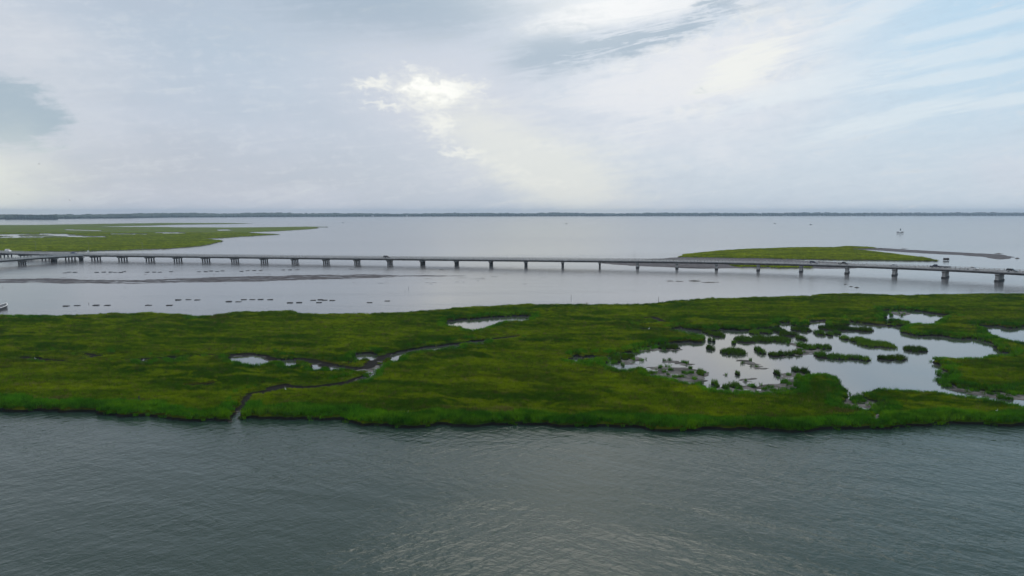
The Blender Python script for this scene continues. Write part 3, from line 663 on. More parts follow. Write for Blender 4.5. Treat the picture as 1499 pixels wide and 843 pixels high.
def make_bridge(name, label, pts, zf_, wall_from, t_rail0=0.0, w2=W2, gaps=()):
    root = empty(name, (*pts[len(pts)//2], 0)); tag(root, label, "bridge")
    off = Vector((*pts[len(pts)//2], 0)); T = len(pts) - 1
    def B(mb, nm, mat, par=root, bev=0):
        o = mb.build(nm, mat, par); o.data.transform(Matrix.Translation(-off)); return o
    mb = MB(); sweep(mb, pts, zf_, 0, T, rect(-w2, w2, -.30, 0)); B(mb, "deck", M_concrete)
    mb = MB(); sweep(mb, pts, zf_, 0, T, [(-w2 + .9, .006), (w2 - .9, .006)], close=False); B(mb, "roadway", M_asphalt)
    mb = MB()
    for a in (-w2 + 1.3, w2 - 1.3): sweep(mb, pts, zf_, 0, T, [(a - .07, .012), (a + .07, .012)], close=False)
    for s in range(int(T * 3)): sweep(mb, pts, zf_, s / 3, s / 3 + .13, [(-.07, .012), (.07, .012)], per=8, close=False)
    B(mb, "lane_marking", M_line)
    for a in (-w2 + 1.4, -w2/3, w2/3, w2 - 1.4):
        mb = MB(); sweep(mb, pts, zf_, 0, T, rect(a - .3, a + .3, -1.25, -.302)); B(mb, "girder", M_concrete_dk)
    for sgn in (-1, 1):
        mb = MB(); a = sgn * (w2 - .25)
        t0 = t_rail0 if sgn < 0 else 0.0
        sweep(mb, pts, zf_, t0, T, rect(a - .2, a + .2, .003, .28)); sweep(mb, pts, zf_, t0, T, rect(a - .1, a + .1, .80, .92)); sweep(mb, pts, zf_, t0, T, rect(a - .05, a + .05, .50, .57))
        nrail = len(mb.f)
        L = 22.8; npst = int((T - t0) * L / 2.0)
        for s in range(npst + 1):
            p, d, l = frame_at(pts, zf_, t0 + (T - t0) * s / npst); c = p + l * a
            vs = []
            for z in (.28, 1.0):
                for u, v in ((-1,-1),(1,-1),(1,1),(-1,1)): vs.append(c + d * (.17*u) + l * (.17*v) + Vector((0,0,z)))
            mb.add(vs, [(0,3,2,1),(4,5,6,7),(0,1,5,4),(1,2,6,5),(2,3,7,6),(3,0,4,7)])
        ro = B(mb, "railing", M_rail); ro.data.materials.append(M_concrete)
        for pg in ro.data.polygons[nrail:]: pg.material_index = 1
    for k in range(len(pts)):
        p, d, l = frame_at(pts, zf_, k); z = zf_(k); px, py = p.x - off.x, p.y - off.y
        rz = math.atan2(d.y, d.x)
        pier = MB(); wide = w2 - .3
        capw = .6 if k < wall_from else .85
        # bent cap, chamfered at both ends
        pier.add([(-capw,-wide,z-1.25-.02),(capw,-wide,z-1.27),(capw,wide,z-1.27),(-capw,wide,z-1.27),(-capw,-wide+1.3,z-2.15),(capw,-wide+1.3,z-2.15),(capw,wide-1.3,z-2.15),(-capw,wide-1.3,z-2.15),
                  (-capw,-wide,z-1.6),(capw,-wide,z-1.6),(capw,wide,z-1.6),(-capw,wide,z-1.6)],
                 [(0,1,2,3),(4,7,6,5),(0,8,9,1),(8,4,5,9),(2,10,11,3),(10,6,7,11),(1,9,10,2),(9,5,6,10),(3,11,8,0),(11,7,4,8)])
        bent = pier.build("bent_cap", M_concrete, root); bent.location = (px, py, 0); bent.rotation_euler = (0, 0, rz)
        if k < wall_from:
            for q in range(4):
                y = -wide + 1.7 + q * (2 * wide - 3.4) / 3
                MB().box(-.33, .33, y - .33, y + .33, -2, z - 2.13).build("pile", M_pile, bent)
        else:
            MB().add([(-.75,-wide+.6,-2),(.75,-wide+.6,-2),(.75,wide-.6,-2),(-.75,wide-.6,-2),(-.7,-wide+.6,z-2.13),(.7,-wide+.6,z-2.13),(.7,wide-.6,z-2.13),(-.7,wide-.6,z-2.13)],
                     [(0,3,2,1),(4,5,6,7),(0,1,5,4),(1,2,6,5),(2,3,7,6),(3,0,4,7)]).build("pier_wall", M_concrete, bent)
            MB().box(-.95, .95, -wide + .35, wide - .35, -2, .75).build("pier_footing", M_pile, bent)
    return root
make_bridge("causeway_bridge", "long low concrete causeway bridge on pile bents, curving across the whole bay", CL, deck_z, K0 + 18, t_rail0=0)
BR = [(-309,489.2),(-319,475),(-325.5,453),(-329,430),(-330,406),(-329.5,382),(-328,358)]
make_bridge("branch_bridge", "short bridge arm joining the long causeway at the left edge of the view", BR, lambda t: 3.7 + .02 * t, 99, w2=4.6)

def on_bridge(px, lane, k_guess=None):
    best = None
    for t in np.linspace(0, len(CL) - 1.01, 3300):
        p, d, l = frame_at(CL, deck_z, t); p = p + l * lane
        yc = p.y * math.cos(PITCH) + (p.z - H) * -math.sin(PITCH)
        u = CX + F * p.x / yc
        if best is None or abs(u - px) < best[0]: best = (abs(u - px), p, d)
    return best[1], best[2]

# ------------------------------------------------------------------ vehicles
def extrude_profile(mb, prof, hw, hw_top=None, zsplit=None):
    """side profile (x,z) swept across the width, narrowing above zsplit"""
    n = len(prof); vs = []
    for s in (-1, 1):
        for x, z in prof:
            w = hw if (zsplit is None or z <= zsplit) else hw_top
            vs.append((x, s * w, z))
    fs = [tuple(range(n)), tuple(range(2*n-1, n-1, -1))] + [(i, n+i, n+(i+1) % n, (i+1) % n) for i in range(n)]
    mb.add(vs, fs)
def make_vehicle(kind, col_mat, name, label, cat):
    r = empty(name); tag(r, label, cat, "vehicles crossing the bridge")
    if kind == "suv":
        L, hw = 2.35, .95
        body = [(-L,.45),(-L,1.0),(-2.2,1.08),(1.0,1.08),(2.15,.92),(L,.75),(L,.42)]; cab = [(-2.25,1.07),(-2.05,1.68),(-1.7,1.78),(.1,1.78),(1.0,1.07)]
        win = [(-2.0,1.14),(-1.9,1.6),(.02,1.62),(.75,1.14)]; wx = 1.42; wr = .37
    elif kind == "sedan":
        L, hw = 2.3, .9
        body = [(-L,.4),(-L,.88),(-1.6,.95),(1.0,.93),(2.1,.78),(L,.6),(L,.36)]; cab = [(-1.75,.94),(-1.0,1.4),(.0,1.44),(1.05,.93)]
        win = [(-1.45,1.0),(-.95,1.34),(.0,1.36),(.8,1.0)]; wx = 1.38; wr = .33
    elif kind == "van":
        L, hw = 2.7, 1.0
        body = [(-L,.45),(-L,1.3),(1.6,1.3),(2.3,1.1),(L,.85),(L,.42)]; cab = [(-2.68,1.29),(-2.6,2.2),(-2.3,2.3),(.9,2.28),(1.7,1.29)]
        win = [(-.2,1.38),(-.2,2.0),(.85,2.0),(1.35,1.38)]; wx = 1.65; wr = .37
    else:
        L, hw = 2.8, .98
        body = [(-L,.5),(-L,1.12),(-.75,1.12),(1.35,1.15),(2.6,1.05),(L,.85),(L,.48)]; cab = [(-.85,1.12),(-.7,1.75),(-.45,1.85),(.75,1.85),(1.5,1.14)]
        win = [(-.66,1.2),(-.58,1.7),(.7,1.72),(1.25,1.2)]; wx = 1.75; wr = .4
    b = MB(); extrude_profile(b, body, hw); extrude_profile(b, cab, hw - .04, hw - .2, cab[0][1] + .05)
    b.build("body", col_mat, r, bevel=.04)
    w = MB(); extrude_profile(w, [(x, z) for x, z in win], hw - .085); w.build("side_window", M_glass, r)
    ws = MB(); a, c = cab[-1], cab[-2]
    ws.add([(a[0]+.01, -hw+.2, a[1]+.05),(a[0]+.01, hw-.2, a[1]+.05),(c[0]+.06, hw-.28, c[1]-.1),(c[0]+.06, -hw+.28, c[1]-.1)], [(0,1,2,3)])
    ws.add([(x+.04, y, z+.05) for x, y, z in ws.v[:4]], [(0,1,2,3)]); ws.add([], []); ws.build("windshield", M_glass, r)
    if kind == "pickup":
        MB().box(-L + .12, -.85, -hw + .12, hw - .12, 1.0, 1.125).build("cargo_bed", M_float, r)
    for sx in (-1, 1):
        for sy in (-1, 1):
            wh = MB().tube((sx*wx, sy*(hw-.2), wr), (sx*wx, sy*(hw+.02), wr), wr, n=16).build("wheel", M_tyre, r)
            MB().tube((sx*wx, sy*(hw+.0), wr), (sx*wx, sy*(hw+.035), wr), wr*.6, n=12).build("rim", M_rim, wh)
    for sy in (-1, 1):
        MB().box(L-.06, L+.015, sy*(hw-.3)-.18, sy*(hw-.3)+.18, .66, .8).build("headlight", M_lamp, r)
        MB().box(-L-.015, -L+.06, sy*(hw-.22)-.12, sy*(hw-.22)+.12, .75, .95).build("tail_light", M_tail, r)
    return r
blk = paint("black_paint", (0.012, 0.012, 0.014)); navy = paint("navy_paint", (0.012, 0.014, 0.04)); silver = paint("silver_paint", (0.5, 0.52, 0.54)); white = paint("white_car_paint", (0.75, 0.75, 0.74)); blue = paint("blue_paint", (0.03, 0.06, 0.16)); grey = paint("grey_paint", (0.1, 0.1, 0.11))
VEH = [("suv", blk, "parked_car", 566.5, -2.4, 0, "black car heading along the bridge alone, left of the picture's middle", "car"),
       ("suv", navy, "car", 1191.5, -2.4, 0, "dark navy car on the bridge, left one of the two dark vehicles before the island", "car"),
       ("pickup", blk, "pickup_truck", 1234.5, -2.4, 0, "black pickup truck on the bridge, right one of the two before the island", "pickup truck"),
       ("sedan", silver, "car", 1309, -2.4, 0, "pale silver car on the bridge near the island's right tip", "car"),
       ("pickup", navy, "pickup_truck", 1370, 2.4, math.pi, "dark blue pickup truck towing a low flat trailer", "pickup truck"),
       ("pickup", white, "pickup_truck", 1423.5, -2.4, 0, "white pickup truck on the bridge's right end", "pickup truck"),
       ("suv", blk, "car", 1481.5, -2.4, 0, "black car on the bridge closest to the right edge of the picture", "car"),
       ("van", white, "van", 12, 2.0, 0, "white van on the bridge at the far left edge", "van"),
       ("sedan", blue, "car", 108, 2.4, 0, "low blue car crossing the junction of the two bridge arms", "car")]
for kind, mt, nm, px, lane, flip, lab, cat in VEH:
    v = make_vehicle(kind, mt, "car" if nm == "parked_car" else nm, lab, cat); p, d = on_bridge(px, lane)
    v.location = p + Vector((0, 0, .02)); v.rotation_euler = (0, 0, math.atan2(d.y, d.x) + flip)
# trailer behind the dark blue pickup
p, d = on_bridge(1383, 2.4)
tr = empty("flat_trailer", p + Vector((0, 0, .02)), math.atan2(d.y, d.x) + math.pi); tag(tr, "low grey flat trailer towed behind the dark blue pickup", "trailer")
MB().box(-2.6, 2.2, -1, 1, .55, .7).build("trailer_bed", M_steel, tr, bevel=.02)
MB().box(2.2, 3.3, -.06, .06, .5, .6).build("tow_bar", M_steel, tr)
for sx in (-.9, 0):
    for sy in (-1, 1): MB().tube((sx, sy*.82, .33), (sx, sy*1.04, .33), .33, n=14).build("wheel", M_tyre, tr)
MB().box(-2.6, 2.2, -1.04, -.98, .7, .95).build("side_rail", M_steel, tr); MB().box(-2.6, 2.2, .98, 1.04, .7, .95).build("side_rail", M_steel, tr)

# lamp posts and a sign on the bridge
lp0 = None
for px, lab in ((53, "thin lamp post on the bridge near the left edge, before the junction"), (130.5, "thin lamp post on the bridge just right of the junction"), (209, "thin lamp post on the bridge, third from the left edge"), (929, "single thin lamp post on the bridge right of the picture's middle")):
    p, d = on_bridge(px, W2 - .6)
    if lp0 is None:
        lp0 = empty("lamp_post", p); MB().tube((0,0,0),(0,0,8.4),.13,.08).build("pole", M_steel, lp0)
        MB().tube((0,0,8.3),(0,-1.6,8.6),.05).build("arm", M_steel, lp0); MB().box(-.15,.15,-2.2,-1.5,8.52,8.66).build("lamp_head", M_steel, lp0); MB().box(-.2,.2,-.2,.2,0,.3).build("base", M_concrete, lp0); q = lp0
    else: q = copy_tree(lp0, p)
    q.scale = (.6, .6, 1 if px < 900 else .7); q.rotation_euler = (0, 0, math.atan2(d.y, d.x)); tag(q, lab, "lamp post", "lamp posts along the bridge")
p, d = on_bridge(129.5, -W2 + .7)
sg = empty("road_sign", p, math.atan2(d.y, d.x)); tag(sg, "small pale road sign on a post at the bridge junction", "road sign")
MB().tube((0,0,0),(0,0,3.2),.05).build("post", M_steel, sg); MB().box(-.75,.75,-.06,-.03,2.1,3.3).build("panel", M_white, sg)

# ------------------------------------------------------------------ floating oyster cages
cg = empty("oyster_cage")
MB().box(-1.0,1.0,-.48,.48,-.1,.16).build("cage_tray", M_cage, cg, bevel=.02)
for s in (-1, 1):
    mbf = MB(); mbf.tube((-1.05, s*.42, .12), (1.05, s*.42, .12), .17, n=12); mbf.build("float", M_float, cg)
lid = MB()
for i in range(7): lid.box(-.95 + i*.31, -.92 + i*.31, -.3, .3, .17, .21)
lid.build("lid_bar", M_cage, cg)
near_row = [(97,448),(113,447.2),(140.5,447),(157,447),(217.5,447),(248,447),(261,439),(276,438.6),(289,439),(335,441.5),(349,441.7),(357,438.6),(369.5,438.4),(381.5,438.4),(395.5,438.6),(424.5,443.3),(438,443),(458.5,439.5),(467,442.9),(469,438.8),(475.5,439.4),(486.5,439.8),(541,443),(567,440.6)]
far_row = [(95.5,399.4),(101.5,398.3),(110,398.5),(141.5,398.6),(152,398.3),(162,398.4),(169,398.8),(177,398.8),(181.5,397.5),(215.5,398.4),(226,398.4),(234,398.4),(250.5,397.6),(291.5,397.7),(301.5,397.7),(309,396.8),(318,397.3),(326,396.4),(353.5,397.2),(362.5,396.2),(372,396),(381.5,396),(414.5,395.1),(424.5,395),(435.5,394.8),(515.5,393.9),(646,394.3)]
ORD = "first second third fourth fifth sixth seventh eighth ninth tenth eleventh twelfth thirteenth fourteenth fifteenth sixteenth seventeenth eighteenth nineteenth twentieth twenty-first twenty-second twenty-third twenty-fourth twenty-fifth twenty-sixth twenty-seventh".split()
first = True
for row, where in ((near_row, "in the line between mudbar and marsh"), (far_row, "in the line between bridge and mudbar")):
    for i, (px, py) in enumerate(row):
        p = g(px, py); loc = (p[0], p[1], .02)
        if first: o = cg; first = False; o.location = loc
        else: o = copy_tree(cg, loc)
        slant = rng.normal(0, .12) + (.9 if (where.endswith("mudbar") and 355 < px < 385) else 0)
        o.rotation_euler = (rng.normal(0, .03), rng.normal(0, .03), slant); o.scale = (.95, rng.uniform(.7, 1.1), rng.uniform(.5, .9))
        tag(o, f"dark floating oyster cage, {ORD[i]} from the left {where}", "oyster cage", "floating oyster cages")
# oyster rocks showing above the water
def rock(name, px0, px1, py, dep, lab, mat=M_oyster, hz=.35, cat="oyster reef", grp="oyster reefs in the open water"):
    a = g(px0, py); b = g(px1, py); hw = (b[0]-a[0])/2; r = empty(name, ((a[0]+b[0])/2, a[1], 0)); tag(r, lab, cat, grp)
    nx, ny = max(8, int(hw*4)), 10; GGx, GGy = np.meshgrid(np.linspace(-1.1, 1.1, nx), np.linspace(-1.1, 1.1, ny))
    sx = a[0] * 3.1
    hgt = (1 - GGx**2 - GGy**2) * .5 + .65 * fbm(GGx * hw / 1.2 + sx, GGy * dep / .8, 3, 4); zz_ = np.clip(hgt, -.3, 1) * hz
    V = np.stack([GGx*hw, GGy*dep, zz_], 2).reshape(-1, 3); Q = [(j*nx+i, j*nx+i+1, (j+1)*nx+i+1, (j+1)*nx+i) for j in range(ny-1) for i in range(nx-1)]
    o = bpy.data.objects.new("shell_bed", np_mesh("shell_bed", V, np.array(Q), mat)); COL.objects.link(o); o.parent = r
rock("oyster_reef", 976, 987, 411.3, 1.0, "thin dark oyster reef, leftmost of the broken line before the bridge")
rock("oyster_reef", 987, 1001, 411.8, 1.1, "dark oyster reef second in the broken line before the bridge")
rock("oyster_reef", 1009, 1026, 411.3, 2.2, "thickest dark oyster reef in the broken line before the bridge", hz=.6)
rock("oyster_reef", 1026, 1053, 413.2, 1.2, "long thin oyster reef at the right end of the broken line")
rock("oyster_reef", 1235, 1241, 416, .7, "small dark oyster clump left of two others before the right bridge piers")
rock("oyster_reef", 1243, 1249, 419.5, .7, "small flat oyster clump between two others before the right bridge piers")
rock("oyster_reef", 1251, 1257, 421, .8, "small oyster clump rightmost of three before the right bridge piers", hz=.5)
rock("oyster_reef", 1319, 1329, 364.2, 2.5, "low dark sliver of reef beyond the grey sandspit", hz=.5)
rock("oyster_reef", 1457, 1468, 371.2, 2.6, "dark low reef beyond the far end of the grey sandspit", hz=.7)
rock("oyster_reef", 1486, 1492, 378.3, 2.0, "dark clump at the very tip of the grey sandspit", hz=1.1)
rock("oyster_reef", 1285, 1292, 364.5, 1.8, "dark bushy clump at the start of the grey sandspit", hz=1.6)
# brush-covered blind off the island's tip
p = g(1385, 381.3); bl = empty("hunting_blind", p); tag(bl, "dark box-shaped hunting blind in the water off the island's right tip", "hunting blind")
mb = MB().box(-1.6, 1.6, -.9, .9, .5, 1.75); mb.build("wall", M_wood, bl, bevel=.05); MB().box(-1.75, 1.75, -1.05, 1.05, .32, .5).build("floor", M_wood, bl)
for sx in (-1.5, 1.5):
    for sy in (-.8, .8): MB().tube((sx, sy, -1), (sx, sy, 2.0), .1).build("leg", M_wood, bl)
# stakes
stake0 = None
STK = [(836,436.2,2.2,"short stake in calm water before the marsh, right of the picture's middle"), (964,440,2.6,"thin tall stake in calm water close to the marsh's far rim"), (598,422.5,1.5,"short stake in the water, upper of the pair left of the middle"), (593,426,.7,"stub of a stake in the water, lower of the pair left of the middle"), (679,413,.8,"small stake in open water below the end of the mudbar"), (130,445,.9,"small stake above the cages on the left"), (4,421,1.0,"short stake in the water at the left edge above the boat"), (183,421,.7,"tiny stake below the mudbar on the left"), (313,403,1.0,"small stake on the back of the mudbar")]
for px, py, hgt, lab in STK:
    if stake0 is None: stake0 = MB().tube((0,0,-.8),(0,0,1),.14,.11).build("wooden_stake", M_wood); q = stake0
    else: q = stake0.copy(); COL.objects.link(q)
    q.location = g(px, py); q.scale = (.55, .55, hgt * .6); q.rotation_euler = (rng.normal(0, .05), rng.normal(0, .05), 0); tag(q, lab, "stake", "stakes standing in the water")
p = g(203.5, 592, .4); q = MB().tube((0,0,-.5),(0,0,1.55),.13,.10).build("wooden_post", M_wood); q.location = p; q.rotation_euler = (0, R(3), 0); tag(q, "dark wooden post standing in the grass near the marsh's front edge", "post")

# ------------------------------------------------------------------ boats
def hull(mb, L, w, h0, h1, z0=-.25):
    rings = []
    for t in np.linspace(0, 1, 11):
        x = -L/2 + L * t; ww = w/2 * (1 - max(0, (t - .45) / .55) ** 2.4) + .02; top = h0 + (h1 - h0) * t ** 2.2
        rings.append([(x, -ww, top), (x, -ww * .86, z0 + .25 * t**3 + .1), (x, 0, z0 + .4 * t ** 4), (x, ww * .86, z0 + .25 * t**3 + .1), (x, ww, top)])
    mb.rings(rings)
bow = Vector(g(10, 449.5)); stern = Vector(g(-32, 462)); dr = (bow - stern).normalized(); Lb = 9.0
wb = empty("work_boat", bow - dr * (Lb / 2), math.atan2(dr.y, dr.x)); tag(wb, "dark hulled work boat with pale gunwale, bow showing at the left edge", "boat")
mb = MB(); hull(mb, Lb, 3.0, .8, 1.5); mb.build("hull", simple("dark_hull", (0.02, 0.022, 0.026), .4, .2, 1), wb)
for s in (-1, 1):
    mb = MB(); rr = []
    for t in np.linspace(0, 1, 12):
        x = -Lb/2 + Lb * t; ww = 1.5 * (1 - max(0, (t - .45) / .55) ** 2.4) + .02; top = .8 + .7 * t ** 2.2
        rr.append([(x, s*(ww+.06), top-.04), (x, s*(ww-.22), top-.04), (x, s*(ww-.22), top+.10), (x, s*(ww+.06), top+.12)])
    mb.rings(rr); mb.build("gunwale", M_white, wb)
MB().box(-4.2, 1.6, -1.1, 1.1, .5, .86).build("deck_boards", M_steel, wb)
MB().box(-4.9, -4.3, -.3, .3, .2, 1.5).build("outboard_motor", M_float, wb, bevel=.05)
bt0 = None
for px, py, rz, lab in ((829,327.5,.3,"tiny motorboat far out on the bay, near the picture's middle"), (502,326.3,2.6,"tiny motorboat far out left of the middle"), (1134,327.3,.1,"tiny motorboat on the far bay, left of a pair"), (1187,328.9,3.0,"tiny motorboat on the far bay, right of a pair"), (418,313.0+5.6,.0,"tiny boat just off the far wooded shore")):
    p = g(px, py)
    if bt0 is None:
        bt0 = empty("motorboat", p); mb = MB(); hull(mb, 6.5, 2.3, .8, 1.3); mb.build("hull", M_wood, bt0); MB().box(-.8,.8,-.6,.6,.8,2.1).build("cabin", grey, bt0, bevel=.06); MB().box(-3.5,-3.1,-.2,.2,.2,1.4).build("outboard_motor", M_float, bt0); q = bt0
    else: q = copy_tree(bt0, p)
    q.rotation_euler = (0, 0, rz); tag(q, lab, "motorboat", "small motorboats far out on the bay")
# navigation platform
p = g(1317.5, 341.8); pf = empty("navigation_platform", p, .15); pf.scale = (.85,) * 3; tag(pf, "open platform on piles with a small raised marker, far out on the right", "platform")
MB().box(-5, 5, -3, 3, 1.9, 2.5).build("deck", M_wood, pf)
for sx in (-4.3, 0, 4.3):
    for sy in (-2.3, 2.3): MB().tube((sx, sy, -2), (sx, sy, 1.9), .35).build("pile", M_pile, pf)
MB().tube((.6, 0, 2.5), (.6, 0, 10), .16).build("mast", M_steel, pf); MB().box(-.5, 1.7, -.1, .1, 5.6, 9.2).build("marker_board", simple("weathered_board", (0.16, 0.17, 0.17), .7, .2, 2), pf)
for sx in (-4.9, 4.9): MB().box(sx-.05, sx+.05, -3, 3, 2.5, 3.6).build("railing", M_steel, pf)

# ------------------------------------------------------------------ birds
M_egret = simple("egret_feathers", (0.8, 0.8, 0.78), .8); M_bill = simple("yellow_bill", (0.5, 0.33, 0.05), .5); M_gull = simple("grey_feathers", (0.09, 0.09, 0.095), .8)
def make_egret():
    r = empty("egret"); b = MB(); rings = []
    spine = [(-.34,.47,.02),(-.24,.5,.07),(-.08,.54,.115),(.08,.58,.11),(.17,.64,.07),(.2,.72,.042),(.15,.82,.03),(.13,.92,.028),(.18,1.0,.03),(.24,1.02,.036),(.29,1.01,.02)]
    for i, (x, z, rad) in enumerate(spine):
        a = spine[max(0, i-1)]; c = spine[min(len(spine)-1, i+1)]; t = Vector((c[0]-a[0], 0, c[1]-a[1])).normalized(); nn = Vector((-t.z, 0, t.x))
        rings.append([Vector((x, 0, z)) + nn * (rad*math.cos(q)) + Vector((0, rad*.8*math.sin(q), 0)) for q in np.linspace(0, 6.283, 9)[:-1]])
    b.rings(rings); b.build("body", M_egret, r, smooth=True)
    MB().tube((.29,0,1.01),(.42,0,.99),.014,.003,6).build("bill", M_bill, r)
    for s in (-1, 1): MB().tube((-.02, s*.05, .5),(.0, s*.05, -.05),.014,.011,6).build("leg", M_float, r)
    return r
eg = make_egret()
for i, (px, py, zz_, rz, sc, lab) in enumerate(((950,483.5,.3,.4,1.25,"white egret beside the narrow creek left of the big pond"), (418,572.5,.6,2.4,1.05,"white egret in the grass above the winding lower creek"), (597,606,.7,1.0,.8,"white egret in the grass near the marsh's front edge"), (52,527.5,.4,3.6,.95,"white egret among dark hollows at the marsh's far left"), (210,529.5,.4,.2,.9,"white egret at the left end of the long dark creek"), (1459,604,.7,5.,.9,"white egret in the grass at the marsh's right front"))):
    q = eg if i == 0 else copy_tree(eg); q.location = g(px, py, zz_); q.rotation_euler = (0, 0, rz); q.scale = (sc*.72,)*3; tag(q, lab, "egret", "white egrets in the marsh")
def sky_pt(px, py, dist):
    v = Vector(((px-CX)/F, math.cos(PITCH)+math.sin(PITCH)*(CY-py)/F, -math.sin(PITCH)+math.cos(PITCH)*(CY-py)/F)).normalized(); return Vector((0,0,H)) + v*dist
gb = empty("gull"); mb = MB(); mb.rings([[(x, w*math.cos(q), w*math.sin(q)*.8) for q in np.linspace(0, 6.283, 9)[:-1]] for x, w in ((-.25,.01),(-.15,.05),(0,.075),(.12,.06),(.19,.045),(.26,.008))]); mb.build("body", M_gull, gb, smooth=True)
for s in (-1, 1): MB().add([(-.08,s*.05,.02),(.1,s*.05,.03),(.08,s*.35,.16),(-.06,s*.35,.15),(-.03,s*.72,.06),(-.08,s*.7,.055)] + [(-.08,s*.05,.0),(.1,s*.05,.01),(.08,s*.35,.14),(-.06,s*.35,.13),(-.03,s*.72,.05),(-.08,s*.7,.045)],
    [(0,1,2,3),(3,2,4,5),(6,9,8,7),(9,11,10,8),(1,7,8,2),(2,8,10,4),(0,3,9,6),(3,5,11,9),(4,10,11,5),(0,6,7,1)]).build("wing", M_gull, gb)
for i, (px, py, dd_, rz, lab) in enumerate(((57,240,290,.5,"dark bird in the sky, highest of three at the left"), (26,284,320,2.2,"dark bird low in the sky at the far left, in the pale glow"), (102,293,340,1.2,"dark bird low over the far shore, right of the other two"))):
    q = gb if i == 0 else copy_tree(gb); q.location = sky_pt(px, py, dd_); q.rotation_euler = (.3, .1, rz); tag(q, lab, "bird", "birds flying at the left")

# ------------------------------------------------------------------ haze
xb = 9800
hz = MB().box(-xb, xb, -1800, 9800, -3, 72).build("haze", None); tag(hz, kind="stuff"); hz["label"] = "thin bluish haze in the air over the bay"; hz["category"] = "haze"
hm = bpy.data.materials.new("haze"); hm.use_nodes = True; hm.node_tree.nodes.clear()
vo = hm.node_tree.nodes.new("ShaderNodeVolumePrincipled"); oo = hm.node_tree.nodes.new("ShaderNodeOutputMaterial")
vo.inputs["Color"].default_value = (0.62, 0.80, 1.0, 1); vo.inputs["Density"].default_value = 9.0e-5; vo.inputs["Anisotropy"].default_value = 0.0
hm.node_tree.links.new(vo.outputs[0], oo.inputs["Volume"]); hz.data.materials.append(hm)

# ------------------------------------------------------------------ sky
SUN_EL, SUN_AZ = 56.0, 7.0     # azimuth from +Y towards +X
w = bpy.data.worlds.new("World"); scn.world = w; w.use_nodes = True
nt = w.node_tree; nt.nodes.clear(); X = NT(nt)
wo = nt.nodes.new("ShaderNodeOutputWorld"); bg = nt.nodes.new("ShaderNodeBackground"); nt.links.new(bg.outputs[0], wo.inputs[0])
sky = nt.nodes.new("ShaderNodeTexSky"); sky.sky_type = 'NISHITA'; sky.sun_disc = False; sky.sun_elevation = R(SUN_EL); sky.sun_rotation = R(SUN_AZ); sky.dust_density = 2.0
SKYK = 0.1
tc = nt.nodes.new("ShaderNodeTexCoord"); sp = nt.nodes.new("ShaderNodeSeparateXYZ"); nt.links.new(tc.outputs["Generated"], sp.inputs[0])
dx, dy, dz = sp.outputs
az = X.m('MULTIPLY', X.m('ARCTAN2', dx, dy), 57.2958); el = X.m('MULTIPLY', X.m('ARCSINE', dz), 57.2958)
def ae(px, py):
    v = sky_pt(px, py, 1) - Vector((0, 0, H)); return math.degrees(math.atan2(v.x, v.y)), math.degrees(math.asin(v.z))
D1 = X.vec(X.m('MULTIPLY', az, .10), X.m('MULTIPLY', el, .22), 3.1)
w1 = X.noise(D1, 1, 6, .6, .3); w2 = X.noise(X.vec(X.m('MULTIPLY', az, .10), X.m('MULTIPLY', el, .22), 17.7), 1, 6, .6, .3)
A = X.m('ADD', az, X.m('MULTIPLY_ADD', w1, 11, -5.5)); E = X.m('ADD', el, X.m('MULTIPLY_ADD', w2, 6, -3.0))
fine = X.noise(X.vec(X.m('MULTIPLY', az, .55), X.m('MULTIPLY', el, .8), 5.5), 1, 8, .62, .4)
wisp = X.noise(X.vec(X.m('MULTIPLY_ADD', el, .05, X.m('MULTIPLY', az, .06)), X.m('SUBTRACT', X.m('MULTIPLY', el, .62), X.m('MULTIPLY', az, .10)), 9.2), 1, 7, .6, .5)
soft = X.noise(X.vec(X.m('MULTIPLY', az, .05), X.m('MULTIPLY', el, .13), 1.3), 1, 5, .55, .3)
def blob(px, py, rx, ry, rot=0, warped=True):
    a0, e0 = ae(px, py); a_, e_ = (A, E) if warped else (az, el)
    u = X.m('SUBTRACT', a_, a0); v = X.m('SUBTRACT', e_, e0); c, s = math.cos(R(rot)), math.sin(R(rot))
    p = X.m('MULTIPLY_ADD', u, c, X.m('MULTIPLY', v, s)); q = X.m('MULTIPLY_ADD', v, c, X.m('MULTIPLY', u, -s))
    rx *= .056; ry *= .056
    d2 = X.m('ADD', X.m('POWER', X.m('ABSOLUTE', X.m('DIVIDE', p, rx)), 2), X.m('POWER', X.m('ABSOLUTE', X.m('DIVIDE', q, ry)), 2))
    return X.m('EXPONENT', X.m('MULTIPLY', d2, -1))
base = X.mix(X.ss(az, -34, 30), lin(180, 187, 200), lin(195, 209, 222))
base = X.mix(X.ss(el, 9, 0, 0, .6), base, X.mix(X.ss(az, -30, 35), lin(184, 190, 200), lin(194, 206, 217)))
base = X.mix(X.m('MULTIPLY', X.ss(soft, .40, .62), .45), base, lin(206, 210, 221))
base = X.mix(X.m('MULTIPLY', blob(330, 60, 380, 110, 0), .55), base, lin(172, 192, 208))
base = X.mix(X.m('MULTIPLY', blob(30, 90, 130, 70, -25), .6), base, lin(212, 215, 220))
# veil of bright thin cloud right of centre
base = X.mix(X.m('MULTIPLY', blob(1040, 110, 260, 110, 10), X.ss(fine, .3, .7, .5, .95)), base, lin(224, 227, 231))
base = X.mix(X.m('MULTIPLY', X.ss(X.m('MULTIPLY', blob(1060, 90, 130, 60, 20), X.ss(fine, .3, .7)), .05, .7), .6), base, lin(232, 232, 226))
base = X.mix(X.m('MULTIPLY', X.ss(X.m('ADD', blob(900, 15, 150, 28, 8, False), X.m('MULTIPLY_ADD', fine, .9, -.45)), .3, .9), .75), base, lin(226, 230, 232))
